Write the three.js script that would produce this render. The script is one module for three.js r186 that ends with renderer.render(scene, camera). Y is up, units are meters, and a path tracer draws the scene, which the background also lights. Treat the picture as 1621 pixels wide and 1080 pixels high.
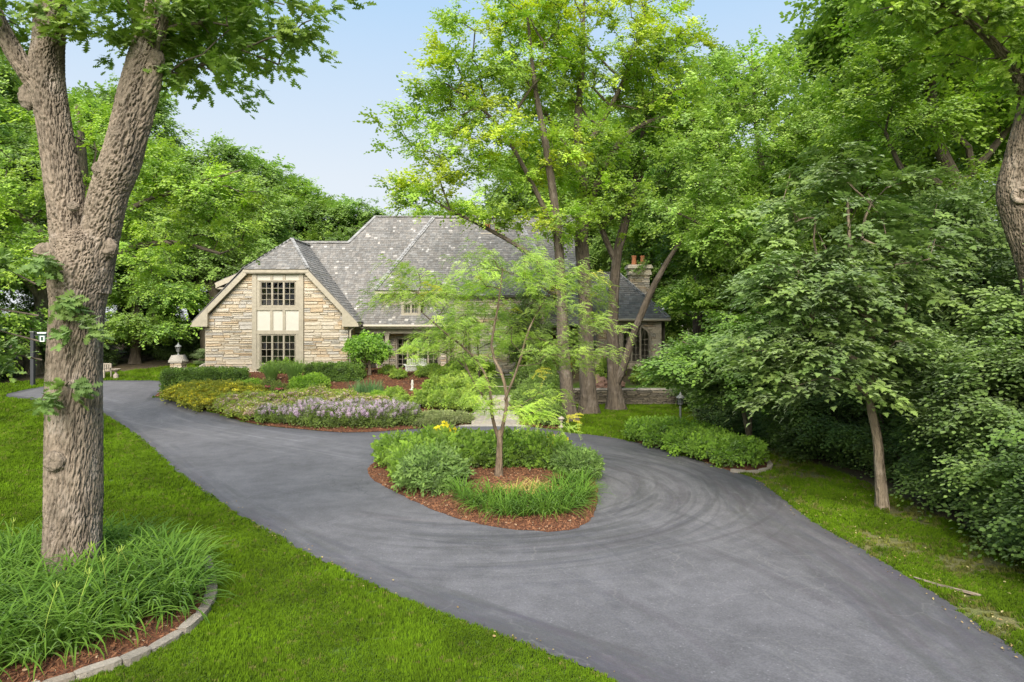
import * as THREE from 'three';
import { createNoise2D, createNoise3D } from 'simplex-noise';
import { mergeGeometries } from 'three/addons/utils/BufferGeometryUtils.js';

// ------------------------------------------------------------------ camera, sky, sun, exposure
const scene = new THREE.Scene();
const EYE = 4.2;
const camera = new THREE.PerspectiveCamera(53.13, 1621 / 1080, 0.1, 1500);
camera.position.set(0, EYE, 0);
camera.lookAt(0, EYE, -10);
camera.setViewOffset(1621, 1080, 0, 30, 1621, 1080);   // the lens is shifted: verticals stay vertical

const renderer = new THREE.WebGLRenderer({ antialias: true });
renderer.toneMapping = THREE.LinearToneMapping;
renderer.toneMappingExposure = 1.82;
renderer.shadowMap.enabled = true;
renderer.shadowMap.type = THREE.PCFSoftShadowMap;

{ // a hazy summer sky: pale near the horizon, soft blue above
  const W = 256, H = 256, data = new Float32Array(W * H * 4);
  const stops = [[0, .51, .525, .54], [.2, .43, .475, .525], [.43, .265, .385, .53], [.7, .21, .335, .51], [1, .19, .305, .48]];
  for (let j = 0; j < H; j++) {
    const e = Math.max(0, Math.sin(((j + .5) / H - .5) * Math.PI));
    let k = 0; while (k < stops.length - 2 && e > stops[k + 1][0]) k++;
    const a = stops[k], b = stops[k + 1], t = Math.min(1, (e - a[0]) / (b[0] - a[0]));
    for (let i = 0; i < W; i++) {
      const o = (j * W + i) * 4;
      for (let c = 0; c < 3; c++) data[o + c] = a[c + 1] + (b[c + 1] - a[c + 1]) * t;
      data[o + 3] = 1;
    }
  }
  const sky = new THREE.DataTexture(data, W, H, THREE.RGBAFormat, THREE.FloatType);
  sky.mapping = THREE.EquirectangularReflectionMapping;
  sky.magFilter = THREE.LinearFilter; sky.needsUpdate = true;
  scene.background = sky; scene.environment = sky;
}
const sun = new THREE.DirectionalLight(new THREE.Color(1, .94, .83), 5);
sun.position.set(-8, 58, 46);
sun.target.position.set(0, 0, -22);
sun.castShadow = true;
sun.shadow.radius = 100;            // thin bright haze: a broad, soft sun
sun.shadow.mapSize.set(4096, 4096);
Object.assign(sun.shadow.camera, { left: -60, right: 60, top: 60, bottom: -60, near: 1, far: 200 });
scene.add(sun, sun.target);

// ------------------------------------------------------------------ helpers
const V = (x, y, z) => new THREE.Vector3(x, y, z);
function rng(seed) {
  let s = (seed * 2654435761) | 0;
  return () => { s = (s + 0x6d2b79f5) | 0; let t = Math.imul(s ^ (s >>> 15), 1 | s); t = (t + Math.imul(t ^ (t >>> 7), 61 | t)) ^ t; return ((t ^ (t >>> 14)) >>> 0) / 4294967296; };
}
const N2 = createNoise2D(rng(11)), N3 = createNoise3D(rng(12));
const { lerp, clamp } = THREE.MathUtils;
const ss = (a, b, x) => { const t = Math.min(1, Math.max(0, (x - a) / (b - a))); return t * t * (3 - 2 * t); };
const fbm = (x, y, o = 4) => { let a = .5, s = 0, f = 1; for (let i = 0; i < o; i++) { s += a * N2(x * f + i * 17, y * f - i * 9); a *= .5; f *= 2.03; } return s; };
const used = new Map();
function numbered(name) { const n = used.get(name) ?? 0; used.set(name, n + 1); return n ? `${name}_${String(n).padStart(3, '0')}` : name; }
function tag(o, label, category, group) { o.userData.label = label; o.userData.category = category; if (group) o.userData.group = group; return o; }
function thing(name, label, category, x = 0, d = 0, y = null, turn = 0, group) {
  const o = new THREE.Group(); o.name = numbered(name);
  o.position.set(x, y === null ? T(x, d) : y, -d); o.rotation.y = turn;
  scene.add(o); return tag(o, label, category, group);
}
function shade(m) { m.castShadow = m.receiveShadow = true; return m; }
function part(parent, name, geometry, material) { const m = shade(new THREE.Mesh(geometry, material)); m.name = name; parent.add(m); return m; }
function structure(name, geometry, material) { const m = part(scene, numbered(name), geometry, material); m.userData.kind = 'structure'; return m; }
function stuff(o) { o.userData.kind = 'stuff'; return o; }
function copyOf(o, label, x, d, y = null, turn = 0, sx = 1, sy = sx, group = null) {
  const c = o.clone(); c.name = numbered(o.name.replace(/_\d{3}$/, '')); scene.add(c);
  c.position.set(x, y === null ? T(x, d) : y, -d); c.rotation.set(0, turn, 0); c.scale.set(sx, sy, sx);
  c.userData = { ...o.userData, label }; if (group) c.userData.group = group;
  return c;
}

// ground height in metres at x and at d metres in front of the camera
function T(x, d) {
  const r = d < 25 ? 0 : d < 31 ? .0075 * (d - 25) ** 2 : d < 46 ? .27 + .09 * (d - 31) : 1.62 + .03 * (Math.min(d, 60) - 46);
  const left = r * (1 - ss(-12, -5, x)), b = 1.5 * ss(27.2, 36.5, d);
  if (d < 34.55) { const w = ss(-18, -15.5, x) * (1 - ss(1.2, 2.6, x)); return left * (1 - w) + b * w; }
  const wr = ss(1.2, 2.6, x), bank = b * (1 - wr) + (.85 + .65 * ss(35, 39, d)) * wr, w = ss(-18, -15.5, x) * (1 - ss(11, 14, x));
  return left * (1 - w) + bank * w;
}

class Geo { // a growing triangle soup with uv and vertex colour
  constructor() { this.p = []; this.u = []; this.c = []; this.i = []; this.color = null; }
  v(x, y, z, u = 0, w = 0) { this.p.push(x, y, z); this.u.push(u, w); if (this.color) this.c.push(...this.color); return this.p.length / 3 - 1; }
  tri(a, b, c) { this.i.push(a, b, c); }
  quad(a, b, c, d) { this.i.push(a, b, c, a, c, d); }
  face(pts, uvs) { const k = pts.map((q, n) => this.v(q[0], q[1], q[2], uvs ? uvs[n][0] : q[0], uvs ? uvs[n][1] : q[1])); for (let n = 1; n < k.length - 1; n++) this.tri(k[0], k[n], k[n + 1]); }
  box(x0, x1, y0, y1, z0, z1) {
    this.face([[x0, y0, z1], [x1, y0, z1], [x1, y1, z1], [x0, y1, z1]]);
    this.face([[x1, y0, z0], [x0, y0, z0], [x0, y1, z0], [x1, y1, z0]]);
    this.face([[x0, y1, z1], [x1, y1, z1], [x1, y1, z0], [x0, y1, z0]], [[x0, z1], [x1, z1], [x1, z0], [x0, z0]]);
    this.face([[x0, y0, z0], [x1, y0, z0], [x1, y0, z1], [x0, y0, z1]], [[x0, z0], [x1, z0], [x1, z1], [x0, z1]]);
    this.face([[x1, y0, z1], [x1, y0, z0], [x1, y1, z0], [x1, y1, z1]], [[z1, y0], [z0, y0], [z0, y1], [z1, y1]]);
    this.face([[x0, y0, z0], [x0, y0, z1], [x0, y1, z1], [x0, y1, z0]], [[z0, y0], [z1, y0], [z1, y1], [z0, y1]]);
    return this;
  }
  bar(a, b, w, h, up = V(0, 1, 0)) { // a beam from a to b
    const t = b.clone().sub(a).normalize(), s = t.clone().cross(up).normalize().multiplyScalar(w / 2), q = s.clone().cross(t).normalize().multiplyScalar(h / 2), L = a.distanceTo(b);
    const c = (o, i, j) => o.clone().addScaledVector(s, i).addScaledVector(q, j).toArray();
    const A = [c(a, -1, -1), c(a, 1, -1), c(a, 1, 1), c(a, -1, 1)], B = [c(b, -1, -1), c(b, 1, -1), c(b, 1, 1), c(b, -1, 1)];
    for (let k = 0; k < 4; k++) { const n = (k + 1) % 4; this.face([A[k], A[n], B[n], B[k]], [[0, 0], [w, 0], [w, L], [0, L]]); }
    this.face([A[3], A[2], A[1], A[0]]); this.face(B); return this;
  }
  tube(pts, sides, bump) { // pts: [x, y, z, r]; bump(angle, length, r) moves the surface out
    const P = pts.map((q) => V(q[0], q[1], q[2])); let len = 0, n = null, rows = [];
    for (let k = 0; k < P.length; k++) {
      const t = P[Math.min(k + 1, P.length - 1)].clone().sub(P[Math.max(k - 1, 0)]).normalize();
      if (!n) n = Math.abs(t.y) > .9 ? V(1, 0, 0) : V(0, 1, 0);
      n = n.clone().addScaledVector(t, -n.dot(t)).normalize();
      const b = t.clone().cross(n); if (k) len += P[k].distanceTo(P[k - 1]);
      const row = [];
      for (let s = 0; s <= sides; s++) {
        const a = (s % sides) / sides * Math.PI * 2, r = pts[k][3] + (bump ? bump(a, len, pts[k][3]) : 0), c = Math.cos(a) * r, e = Math.sin(a) * r;
        row.push(this.v(P[k].x + n.x * c + b.x * e, P[k].y + n.y * c + b.y * e, P[k].z + n.z * c + b.z * e, s / sides * Math.PI * 2 * Math.max(.06, pts[0][3]), len));
      }
      rows.push(row);
    }
    for (let k = 0; k < rows.length - 1; k++) for (let s = 0; s < sides; s++) this.quad(rows[k][s], rows[k][s + 1], rows[k + 1][s + 1], rows[k + 1][s]);
    return this;
  }
  build() {
    const g = new THREE.BufferGeometry();
    g.setAttribute('position', new THREE.Float32BufferAttribute(this.p, 3));
    g.setAttribute('uv', new THREE.Float32BufferAttribute(this.u, 2));
    if (this.c.length) g.setAttribute('color', new THREE.Float32BufferAttribute(this.c, 3));
    g.setIndex(this.i); g.computeVertexNormals(); return g;
  }
}
const lathe = (profile, seg = 20) => new THREE.LatheGeometry(profile.map((q) => new THREE.Vector2(q[0], q[1])), seg);
function smoothRing(points, per = 8) { // closed curve through [x, d] points
  const c = new THREE.CatmullRomCurve3(points.map((q) => V(q[0], 0, q[1])), true, 'centripetal');
  return c.getPoints(points.length * per).slice(0, -1).map((q) => [q.x, q.z]);
}
function smoothLine(points, per = 8) { return new THREE.CatmullRomCurve3(points.map((q) => V(q[0], 0, q[1])), false, 'centripetal').getPoints(points.length * per).map((q) => [q.x, q.z]); }
function inside(poly, x, d) {
  let r = false;
  for (let i = 0, j = poly.length - 1; i < poly.length; j = i++) if ((poly[i][1] > d) !== (poly[j][1] > d) && x < (poly[j][0] - poly[i][0]) * (d - poly[i][1]) / (poly[j][1] - poly[i][1]) + poly[i][0]) r = !r;
  return r;
}
function edgeDistance(poly, x, d) {
  let m = 1e9;
  for (let i = 0, j = poly.length - 1; i < poly.length; j = i++) {
    const ax = poly[j][0], ad = poly[j][1], bx = poly[i][0] - ax, bd = poly[i][1] - ad, t = clamp(((x - ax) * bx + (d - ad) * bd) / (bx * bx + bd * bd || 1), 0, 1);
    m = Math.min(m, Math.hypot(x - ax - bx * t, d - ad - bd * t));
  }
  return m;
}
// a sheet that follows the ground inside an outline: the outline is cut by a square grid
function drape(poly, cell, height, uvScale = 1, uvAt = null) {
  const g = new Geo(), xs = poly.map((q) => q[0]), ds = poly.map((q) => q[1]);
  const cut = (P, ax, lim, sgn) => { const o = []; for (let i = 0; i < P.length; i++) { const a = P[i], b = P[(i + 1) % P.length], fa = (a[ax] - lim) * sgn, fb = (b[ax] - lim) * sgn; if (fa >= 0) o.push(a); if ((fa >= 0) !== (fb >= 0)) { const t = fa / (fa - fb); o.push([a[0] + (b[0] - a[0]) * t, a[1] + (b[1] - a[1]) * t]); } } return o; };
  const keys = new Map(), vert = (x, d) => { const k = Math.round(x * 2000) + '_' + Math.round(d * 2000); if (!keys.has(k)) { const uv = uvAt ? uvAt(x, d) : [x * uvScale, d * uvScale]; keys.set(k, g.v(x, height(x, d), -d, uv[0], uv[1])); } return keys.get(k); };
  for (let x = Math.floor(Math.min(...xs) / cell) * cell; x < Math.max(...xs); x += cell) {
    const strip = cut(cut(poly, 0, x, 1), 0, x + cell, -1); if (strip.length < 3) continue;
    for (let d = Math.floor(Math.min(...strip.map((q) => q[1])) / cell) * cell; d < Math.max(...strip.map((q) => q[1])); d += cell) {
      const c = cut(cut(strip, 1, d, 1), 1, d + cell, -1); if (c.length < 3) continue;
      const clean = c.filter((q, i) => { const n = c[(i + 1) % c.length]; return Math.hypot(q[0] - n[0], q[1] - n[1]) > 1e-4; }); if (clean.length < 3) continue;
      const sh = clean.map((q) => new THREE.Vector2(q[0], q[1]));
      if (THREE.ShapeUtils.area(sh) < 0) { sh.reverse(); clean.reverse(); }
      for (const f of THREE.ShapeUtils.triangulateShape(sh, [])) g.tri(vert(...clean[f[0]]), vert(...clean[f[1]]), vert(...clean[f[2]]));
    }
  }
  return g.build();
}
// ------------------------------------------------------------------ textures
function paint(size, f, srgb = true) { // f(u, v) -> [r, g, b] 0..1 (display values when srgb)
  const data = new Uint8Array(size * size * 4);
  for (let j = 0; j < size; j++) for (let i = 0; i < size; i++) { const c = f(i / size, j / size), o = (j * size + i) * 4; for (let k = 0; k < 3; k++) data[o + k] = clamp(c[k] * 255, 0, 255); data[o + 3] = 255; }
  const t = new THREE.DataTexture(data, size, size); t.wrapS = t.wrapT = THREE.RepeatWrapping; t.magFilter = THREE.LinearFilter; t.minFilter = THREE.LinearMipmapLinearFilter;
  if (srgb) t.colorSpace = THREE.SRGBColorSpace; t.needsUpdate = true; return t;
}
const hash = (x, y, s) => { let h = Math.imul(x, 374761393) + Math.imul(y, 668265263) + Math.imul(s, 974634667); h = Math.imul(h ^ (h >>> 13), 1274126177); return ((h ^ (h >>> 16)) >>> 0) / 4294967296; };
function tile(u, v, n, m = n, s = 1) { // value noise that repeats over the unit square
  const x = u * n, y = v * m, i = Math.floor(x), j = Math.floor(y), a = x - i, b = y - j, p = a * a * (3 - 2 * a), q = b * b * (3 - 2 * b), w = (k, l) => hash(((k % n) + n) % n, ((l % m) + m) % m, s);
  return lerp(lerp(w(i, j), w(i + 1, j), p), lerp(w(i, j + 1), w(i + 1, j + 1), p), q);
}
const tiles = (u, v, n, m, s, o = 4) => { let a = .5, r = 0, k = 1; for (let i = 0; i < o; i++) { r += a * tile(u, v, n * k, m * k, s + i); a *= .5; k *= 2; } return r / (1 - .5 ** o); };
const rep = (t, x, y = x) => { const c = t.clone(); c.repeat.set(x, y); c.needsUpdate = true; return c; };
const grain = paint(512, (u, v) => { const a = tiles(u, v, 16, 16, 3, 5), b = tile(u, v, 256, 256, 9), k = .84 + .34 * (a - .5) + .26 * (b - .5); return [k, k, k]; }, false);
const rough = paint(512, (u, v) => { const k = tiles(u, v, 24, 24, 31, 5) * .6 + tile(u, v, 200, 200, 39) * .4; return [k, k, k]; }, false);
const barkBump = paint(512, (u, v) => { const w = tiles(u, v, 6, 3, 61, 3) * .12; let k = 0, a = .5; for (let o = 0; o < 3; o++) { const n = 14 << o; k += a * (1 - Math.abs(2 * tile(u + w, v, n, n / 2 | 0, 71 + o) - 1)); a *= .5; } return [k, k, k]; }, false);
const barkTint = paint(512, (u, v) => { const a = tiles(u, v, 10, 5, 91, 4), b = tile(u, v, 120, 14, 95), c = tiles(u, v, 5, 5, 99, 3), pale = ss(.56, .72, c), k = .62 + .5 * (a - .5) + .3 * (b - .5) + .26 * pale; return [k * 1.02, k * (.97 + .03 * pale), k * (.90 + .1 * pale)]; }, false);
const std = (r, g, b, o = {}) => new THREE.MeshStandardMaterial({ color: new THREE.Color().setRGB(r, g, b), roughness: .9, ...o });
const leafMat = (o = {}) => new THREE.MeshPhysicalMaterial({ color: 0xffffff, roughness: .92, transmission: .5, thickness: 0, specularIntensity: .55, clearcoat: .16, clearcoatRoughness: .38, side: THREE.DoubleSide, ...o });
// ------------------------------------------------------------------ outlines on the ground, [x, d]
const driveEdge = [
  ...smoothLine([[1.95, 7.2], [.7, 8.42], [-1.0, 9.76], [-3.48, 12.1], [-5.39, 14.18], [-8.41, 17.8], [-12.95, 23.88], [-17.67, 29.52], [-19.82, 31], [-22.24, 32.52], [-23.9, 33.1], [-25.0, 33.6]], 6),
  ...smoothLine([[-25.4, 34.3], [-25.3, 35.2], [-24.92, 36.44], [-24.03, 37.6], [-22.81, 38.16], [-21.57, 38.16], [-19.52, 37.96], [-18.4, 36.6]], 5),
  ...smoothLine([[-17.9, 34.6], [-16.9, 32.4], [-14.83, 30.78], [-12.87, 29.54], [-10.59, 27.86], [-8.12, 26.54], [-5.98, 25.78], [-3.72, 26.7], [-2.3, 27.4]], 5),
  [-1.6, 27.62], [.2, 27.62],
  ...smoothLine([[1.0, 27.0], [2.14, 25.78], [3.24, 25.08], [4.19, 23.88], [4.96, 22.36], [5.58, 20.82], [6.07, 19.32], [6.42, 18.4], [6.49, 17.3], [6.37, 15.66], [6.33, 13.96], [6.44, 12.44], [6.5, 10.94], [6.46, 9.56], [6.42, 8.56], [6.3, 6], [6, 3.5]], 6),
  [4.6, 3.2], [3.2, 5.4],
].map(([x, d], i) => [x + .035 * N2(x * 2.1, d * 2.1) + .02 * N2(x * 7, d * 7), d + .035 * N2(x * 2.3 + 40, d * 2.3)]);
const islandEdge = smoothRing([[-4.09, 19.32], [-3.71, 18.16], [-2.58, 16.32], [-1.52, 14.88], [-.66, 14.1], [.25, 13.68], [1.13, 13.68], [1.66, 14.42], [2.02, 16.22], [2.21, 18.16], [2.05, 19.7], [1.0, 21.2], [-.67, 22], [-2.42, 22.1], [-3.55, 21.4], [-4.05, 20.4]], 6)
  .map(([x, d]) => [x + .04 * N2(x * 3, d * 3), d + .04 * N2(x * 3 + 9, d * 3)]);
const oakBedEdge = smoothRing([[-4.98, 11.2], [-4.65, 10.67], [-4.38, 9.45], [-4.68, 8.48], [-5.15, 7.9], [-6.1, 7.2], [-7.6, 6.8], [-9.6, 7.6], [-10.3, 9.6], [-9.6, 11.8], [-7.6, 12.7], [-5.9, 12.2]], 6);
const rightBedEdge = smoothRing([[6.3, 18.85], [6.95, 19.0], [7.45, 19.7], [7.65, 20.6], [7.5, 21.7], [6.9, 22.9], [6.4, 24.2], [5.6, 25.1], [4.6, 25.0], [4.27, 24.0], [5.0, 22.4], [5.63, 20.85], [6.0, 19.6]], 6);
const frontBedEdge = [
  ...smoothLine([[-17.85, 35.6], [-17.85, 34.5], [-16.85, 32.4], [-14.78, 30.8], [-12.82, 29.58], [-10.54, 27.9], [-8.1, 26.6], [-5.98, 25.84], [-3.75, 26.75], [-2.32, 27.45], [-1.75, 27.7]], 6),
  [-1.75, 36.4], [-3.2, 38.4], [-8.4, 38.4], [-8.62, 36.1], [-16.25, 36.1], [-17, 36.4],
];
const shrubBedEdge = [...smoothLine([[.3, 27.6], [1.05, 27.15], [1.75, 26.75], [2.15, 27.6], [2.05, 29.5], [1.9, 32], [2.2, 34.0]], 5), [2.2, 36.5], [.6, 36.5], [.3, 33]];
const woodEdge = (d) => { const t = [[-5, 8.9], [8, 8.8], [11.9, 9.0], [16, 9.35], [20, 8.95], [24, 9.2], [27, 8.2], [30, 7.9], [34, 8.8], [40, 12], [80, 14]]; let k = 0; while (k < t.length - 2 && d > t[k + 1][0]) k++; return lerp(t[k][1], t[k + 1][1], clamp((d - t[k][0]) / (t[k + 1][0] - t[k][0]), 0, 1)); };
const backEdge = (x) => x < -28 ? 36 : x < -20 ? lerp(36.8, 44.8, (x + 28) / 8) : 46;
const isLawn = (x, d) => x < woodEdge(d) && d < backEdge(x) && !(x > -16 && d > 36) && x > -60;

// ------------------------------------------------------------------ lawn and woodland floor
{
  const xs = [-700, -300, -150, -90], dd = [-300, -120, -60, -30, -15];
  for (let x = -62; x <= 48; x += .5) xs.push(x); xs.push(70, 110, 200, 400, 700);
  for (let d = -8; d <= 72; d += .5) dd.push(d); dd.push(90, 130, 220, 400, 800);
  const g = new Geo(); g.color = [1, 1, 1];
  for (const d of dd) for (const x of xs) {
    const n = fbm(x * .35, d * .35), m = fbm(x * 1.3 + 7, d * 1.3), lawn = isLawn(x + 1.1 * fbm(x * .8, d * .8 + 30), d + .8 * m);
    let c;
    if (lawn) {
      c = [.062 + .016 * n, .108 + .02 * n + .012 * m, .009];
      if (x > 4.5 && d < 27) { // thin worn turf with bare soil along the wood
        const bare = ss(.0, .35, fbm(x * .55 + 3, d * .3 + 5) + .10 * (x - 6.8));
        c = [lerp(c[0], .14, bare * .8), lerp(c[1], .115, bare * .8), lerp(c[2], .055, bare * .8)];
      }
    } else c = [.085 + .03 * m, .062 + .022 * m, .036 + .012 * n];
    g.color = c; g.v(x, T(x, d), -d, x / 2, d / 2);
  }
  const w = xs.length; for (let j = 0; j < dd.length - 1; j++) for (let i = 0; i < w - 1; i++) { const a = j * w + i; g.quad(a, a + 1, a + w + 1, a + w); }
  const turf = paint(512, (u, v) => { const a = tile(u, v, 256, 90, 5), b = tile(u, v, 90, 256, 6), c = tiles(u, v, 12, 12, 7, 4), k = .62 + .24 * a + .2 * b + .24 * (c - .5); return [k, k, k * .97]; });
  structure('lawn', g.build(), std(1.75, 1.75, 1.75, { map: turf, vertexColors: true, roughness: 1, bumpMap: rough, bumpScale: .03 }));
}
// ------------------------------------------------------------------ driveway
{
  const X0 = -27, X1 = 9, D0 = 3, D1 = 40, S = 2048;
  const cv = document.createElement('canvas'); cv.width = cv.height = S; const c = cv.getContext('2d');
  const px = (x) => (x - X0) / (X1 - X0) * S, py = (d) => (d - D0) / (D1 - D0) * S, R = rng(5);
  c.fillStyle = 'rgb(97,95,99)'; c.fillRect(0, 0, S, S);
  const im = c.getImageData(0, 0, S, S);
  for (let j = 0; j < S; j++) for (let i = 0; i < S; i++) {
    const x = X0 + i / S * (X1 - X0), d = D0 + j / S * (D1 - D0), o = (j * S + i) * 4;
    const k = 1 + .12 * fbm(x * .35, d * .35, 3) + .09 * fbm(x * 1.6, d * 1.6, 3) + .17 * (R() - .5) + (R() < .006 ? .3 : 0);
    im.data[o] *= k; im.data[o + 1] *= k; im.data[o + 2] *= k;
  }
  c.putImageData(im, 0, 0);
  c.lineCap = 'round';
  // newer sealer along the edges, with an uneven brushed border
  for (let n = 0; n < 5200; n++) {
    const k = Math.floor(R() * (driveEdge.length - 1)), a = driveEdge[k], b = driveEdge[k + 1], t = R(), x = lerp(a[0], b[0], t), d = lerp(a[1], b[1], t), dx = b[0] - a[0], dd = b[1] - a[1], L = Math.hypot(dx, dd) || 1, off = R() ** 1.7 * (x > 2 ? 1.5 : .7) * (x < -12 ? .5 : 1);
    const nx = dd / L * off, nd = -dx / L * off, l = .25 + .5 * R();
    for (const s of [1, -1]) { const qx = x + nx * s, qd = d + nd * s; if (!inside(driveEdge, qx, qd)) continue; c.strokeStyle = `rgba(72,70,74,${.05 + .1 * R()})`; c.lineWidth = 3 + 9 * R(); c.beginPath(); c.moveTo(px(qx - dx / L * l), py(qd - dd / L * l)); c.lineTo(px(qx + dx / L * l), py(qd + dd / L * l)); c.stroke(); }
  }
  // tyre scrubs turning round the island and running down the drive
  for (let n = 0; n < 250; n++) {
    const cx = -.6 + 1.6 * (R() - .5), cd = 17.6 + 2 * (R() - .5), r = 3.6 + 3.2 * R(), a0 = -2.2 + 3.0 * R(), len = .25 + .9 * R(), dark = R() < .62;
    c.strokeStyle = dark ? `rgba(52,51,55,${.05 + .14 * R()})` : `rgba(150,148,148,${.02 + .06 * R()})`; c.lineWidth = 2 + 10 * R();
    c.beginPath(); for (let k = 0; k <= 14; k++) { const a = a0 + len * k / 14; c.lineTo(px(cx + Math.cos(a) * r), py(cd + Math.sin(a) * r * .95)); } c.stroke();
  }
  for (let n = 0; n < 70; n++) {
    const t = R(), x = lerp(-.5, 5.8, R()), d = lerp(6, 15, t), dark = R() < .55, l = .6 + 2.2 * R();
    c.strokeStyle = dark ? `rgba(60,59,64,${.04 + .10 * R()})` : `rgba(170,168,168,${.02 + .05 * R()})`; c.lineWidth = 2 + 9 * R();
    c.beginPath(); c.moveTo(px(x), py(d)); c.quadraticCurveTo(px(x - .1 * l), py(d + .5 * l), px(x - .5 * l), py(d + l)); c.stroke();
  }
  for (let n = 0; n < 120; n++) {
    const s = R(), x = lerp(-21, -3, s), d = lerp(34, 20, s) + 4 * (R() - .5), l = .8 + 2.5 * R();
    c.strokeStyle = R() < .4 ? `rgba(80,80,88,${.04 + .08 * R()})` : `rgba(185,183,184,${.04 + .08 * R()})`; c.lineWidth = 2 + 8 * R();
    c.beginPath(); c.moveTo(px(x), py(d)); c.lineTo(px(x + l), py(d - l * .75)); c.stroke();
  }
  // cracks filled with pale dust
  const crack = (x, d, a, n, w, col) => { c.strokeStyle = col; c.lineWidth = w; c.beginPath(); c.moveTo(px(x), py(d)); for (let k = 0, b = a; k < n; k++) { b += .25 * (R() - .5); a = b + 1.9 * (R() - .5); const s = .05 + .09 * R(); x += Math.cos(a) * s; d += Math.sin(a) * s; c.lineTo(px(x), py(d)); if (R() < .05 && n > 8) { c.stroke(); crack(x, d, a + (R() < .5 ? .9 : -.9), n / 2 | 0, w * .8, col); c.strokeStyle = col; c.lineWidth = w; c.beginPath(); c.moveTo(px(x), py(d)); } } c.stroke(); };
  for (let n = 0; n < 34; n++) crack(lerp(-2, 6, R()), lerp(6.5, 13, R()), 6.28 * R(), 5 + 16 * R() | 0, .6, `rgba(170,164,156,${.15 + .28 * R()})`);
  for (let n = 0; n < 30; n++) crack(lerp(-7, -3, R()), lerp(14, 21, R()), 6.28 * R(), 6 + 20 * R() | 0, 1, 'rgba(62,62,66,.35)');
  for (let n = 0; n < 20; n++) crack(lerp(-4.6, -3.2, R()), lerp(17, 20.5, R()), 6.28 * R(), 6 + 10 * R() | 0, 1, 'rgba(52,52,56,.5)');
  for (let n = 0; n < 25; n++) crack(lerp(-20, 6, R()), lerp(12, 34, R()), 6.28 * R(), 8 + 14 * R() | 0, 1, 'rgba(172,168,160,.28)');
  const map = new THREE.CanvasTexture(cv); map.flipY = false; map.colorSpace = THREE.SRGBColorSpace; map.magFilter = THREE.LinearFilter; map.anisotropy = 8;
  structure('driveway', drape(driveEdge, .5, (x, d) => T(x, d) + .022, 1, (x, d) => [(x - X0) / (X1 - X0), (d - D0) / (D1 - D0)]), std(1, 1, 1, { map, roughness: .85, bumpMap: rep(rough, 30), bumpScale: .008 }));
}
// ------------------------------------------------------------------ mulch beds
const mulchMap = paint(512, (u, v) => { const a = tile(u, v, 110, 60, 15), b = tile(u, v, 60, 110, 17), c = tiles(u, v, 8, 8, 19, 4), k = .6 + .55 * (a * .5 + b * .5 - .5) * 1.6 + .3 * (c - .5); return [.56 * k + .06, .36 * k + .02, .23 * k + .01]; });
const mulchMat = std(1, 1, 1, { map: mulchMap, roughness: 1, bumpMap: rough, bumpScale: .05 });
const mound = (poly, h, w) => (x, d) => T(x, d) + .026 + h * ss(0, w, edgeDistance(poly, x, d)) + .012 * N2(x * 5, d * 5) * ss(0, .15, edgeDistance(poly, x, d));
const islandTop = mound(islandEdge, .16, 1.1), oakTop = mound(oakBedEdge, .07, .6), rightTop = mound(rightBedEdge, .08, .5), frontTop = mound(frontBedEdge, .1, .5), shrubTop = mound(shrubBedEdge, .08, .4);
structure('island_mulch', drape(islandEdge, .25, islandTop, .8), mulchMat);
structure('oak_bed_mulch', drape(oakBedEdge, .25, oakTop, .8), mulchMat);
structure('lamp_bed_mulch', drape(rightBedEdge, .3, rightTop, .8), mulchMat);
structure('garden_mulch', drape(frontBedEdge, .4, frontTop, .8), mulchMat);
structure('shrub_bed_mulch', drape(shrubBedEdge, .4, shrubTop, .8), mulchMat);
{ // loose chips lying on the mulch
  const R = rng(21), chip = new THREE.BoxGeometry(1, .35, .32), M = new THREE.Matrix4(), Q = new THREE.Quaternion(), col = new THREE.Color();
  const scatter = (name, poly, top, n, size, tint) => {
    const xs = poly.map((q) => q[0]), ds = poly.map((q) => q[1]), box = [Math.min(...xs), Math.max(...xs), Math.min(...ds), Math.max(...ds)], list = [];
    while (list.length < n) { const x = lerp(box[0], box[1], R()), d = lerp(box[2], box[3], R()); if (inside(poly, x, d)) list.push([x, d]); }
    const m = shade(new THREE.InstancedMesh(chip, std(1, 1, 1, { roughness: 1 }), n)); m.name = name; stuff(m); scene.add(m);
    list.forEach(([x, d], k) => { const s = size * (.5 + R()); Q.setFromEuler(new THREE.Euler((R() - .5) * .9, R() * 6.28, (R() - .5) * .9)); M.compose(V(x, top(x, d) + .008, -d), Q, V(s, s * (.5 + R()), s)); m.setMatrixAt(k, M); const f = .45 + 1.0 * R(), y = R() < .03 ? 1 : 0; m.setColorAt(k, col.setRGB((.20 * f + .25 * y) * tint, (.088 * f + .22 * y) * tint, (.042 * f + .15 * y) * tint)); });
    tag(m, `loose shredded bark chips on the ${name.replace(/_chips/, '').replace(/_/g, ' ')} bed`, 'mulch');
  };
  scatter('island_chips', islandEdge, islandTop, 17000, .045, .9);
  scatter('oak_chips', oakBedEdge, oakTop, 11000, .045, .9);
  scatter('garden_chips', frontBedEdge, frontTop, 12000, .07, .9);
}
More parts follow.
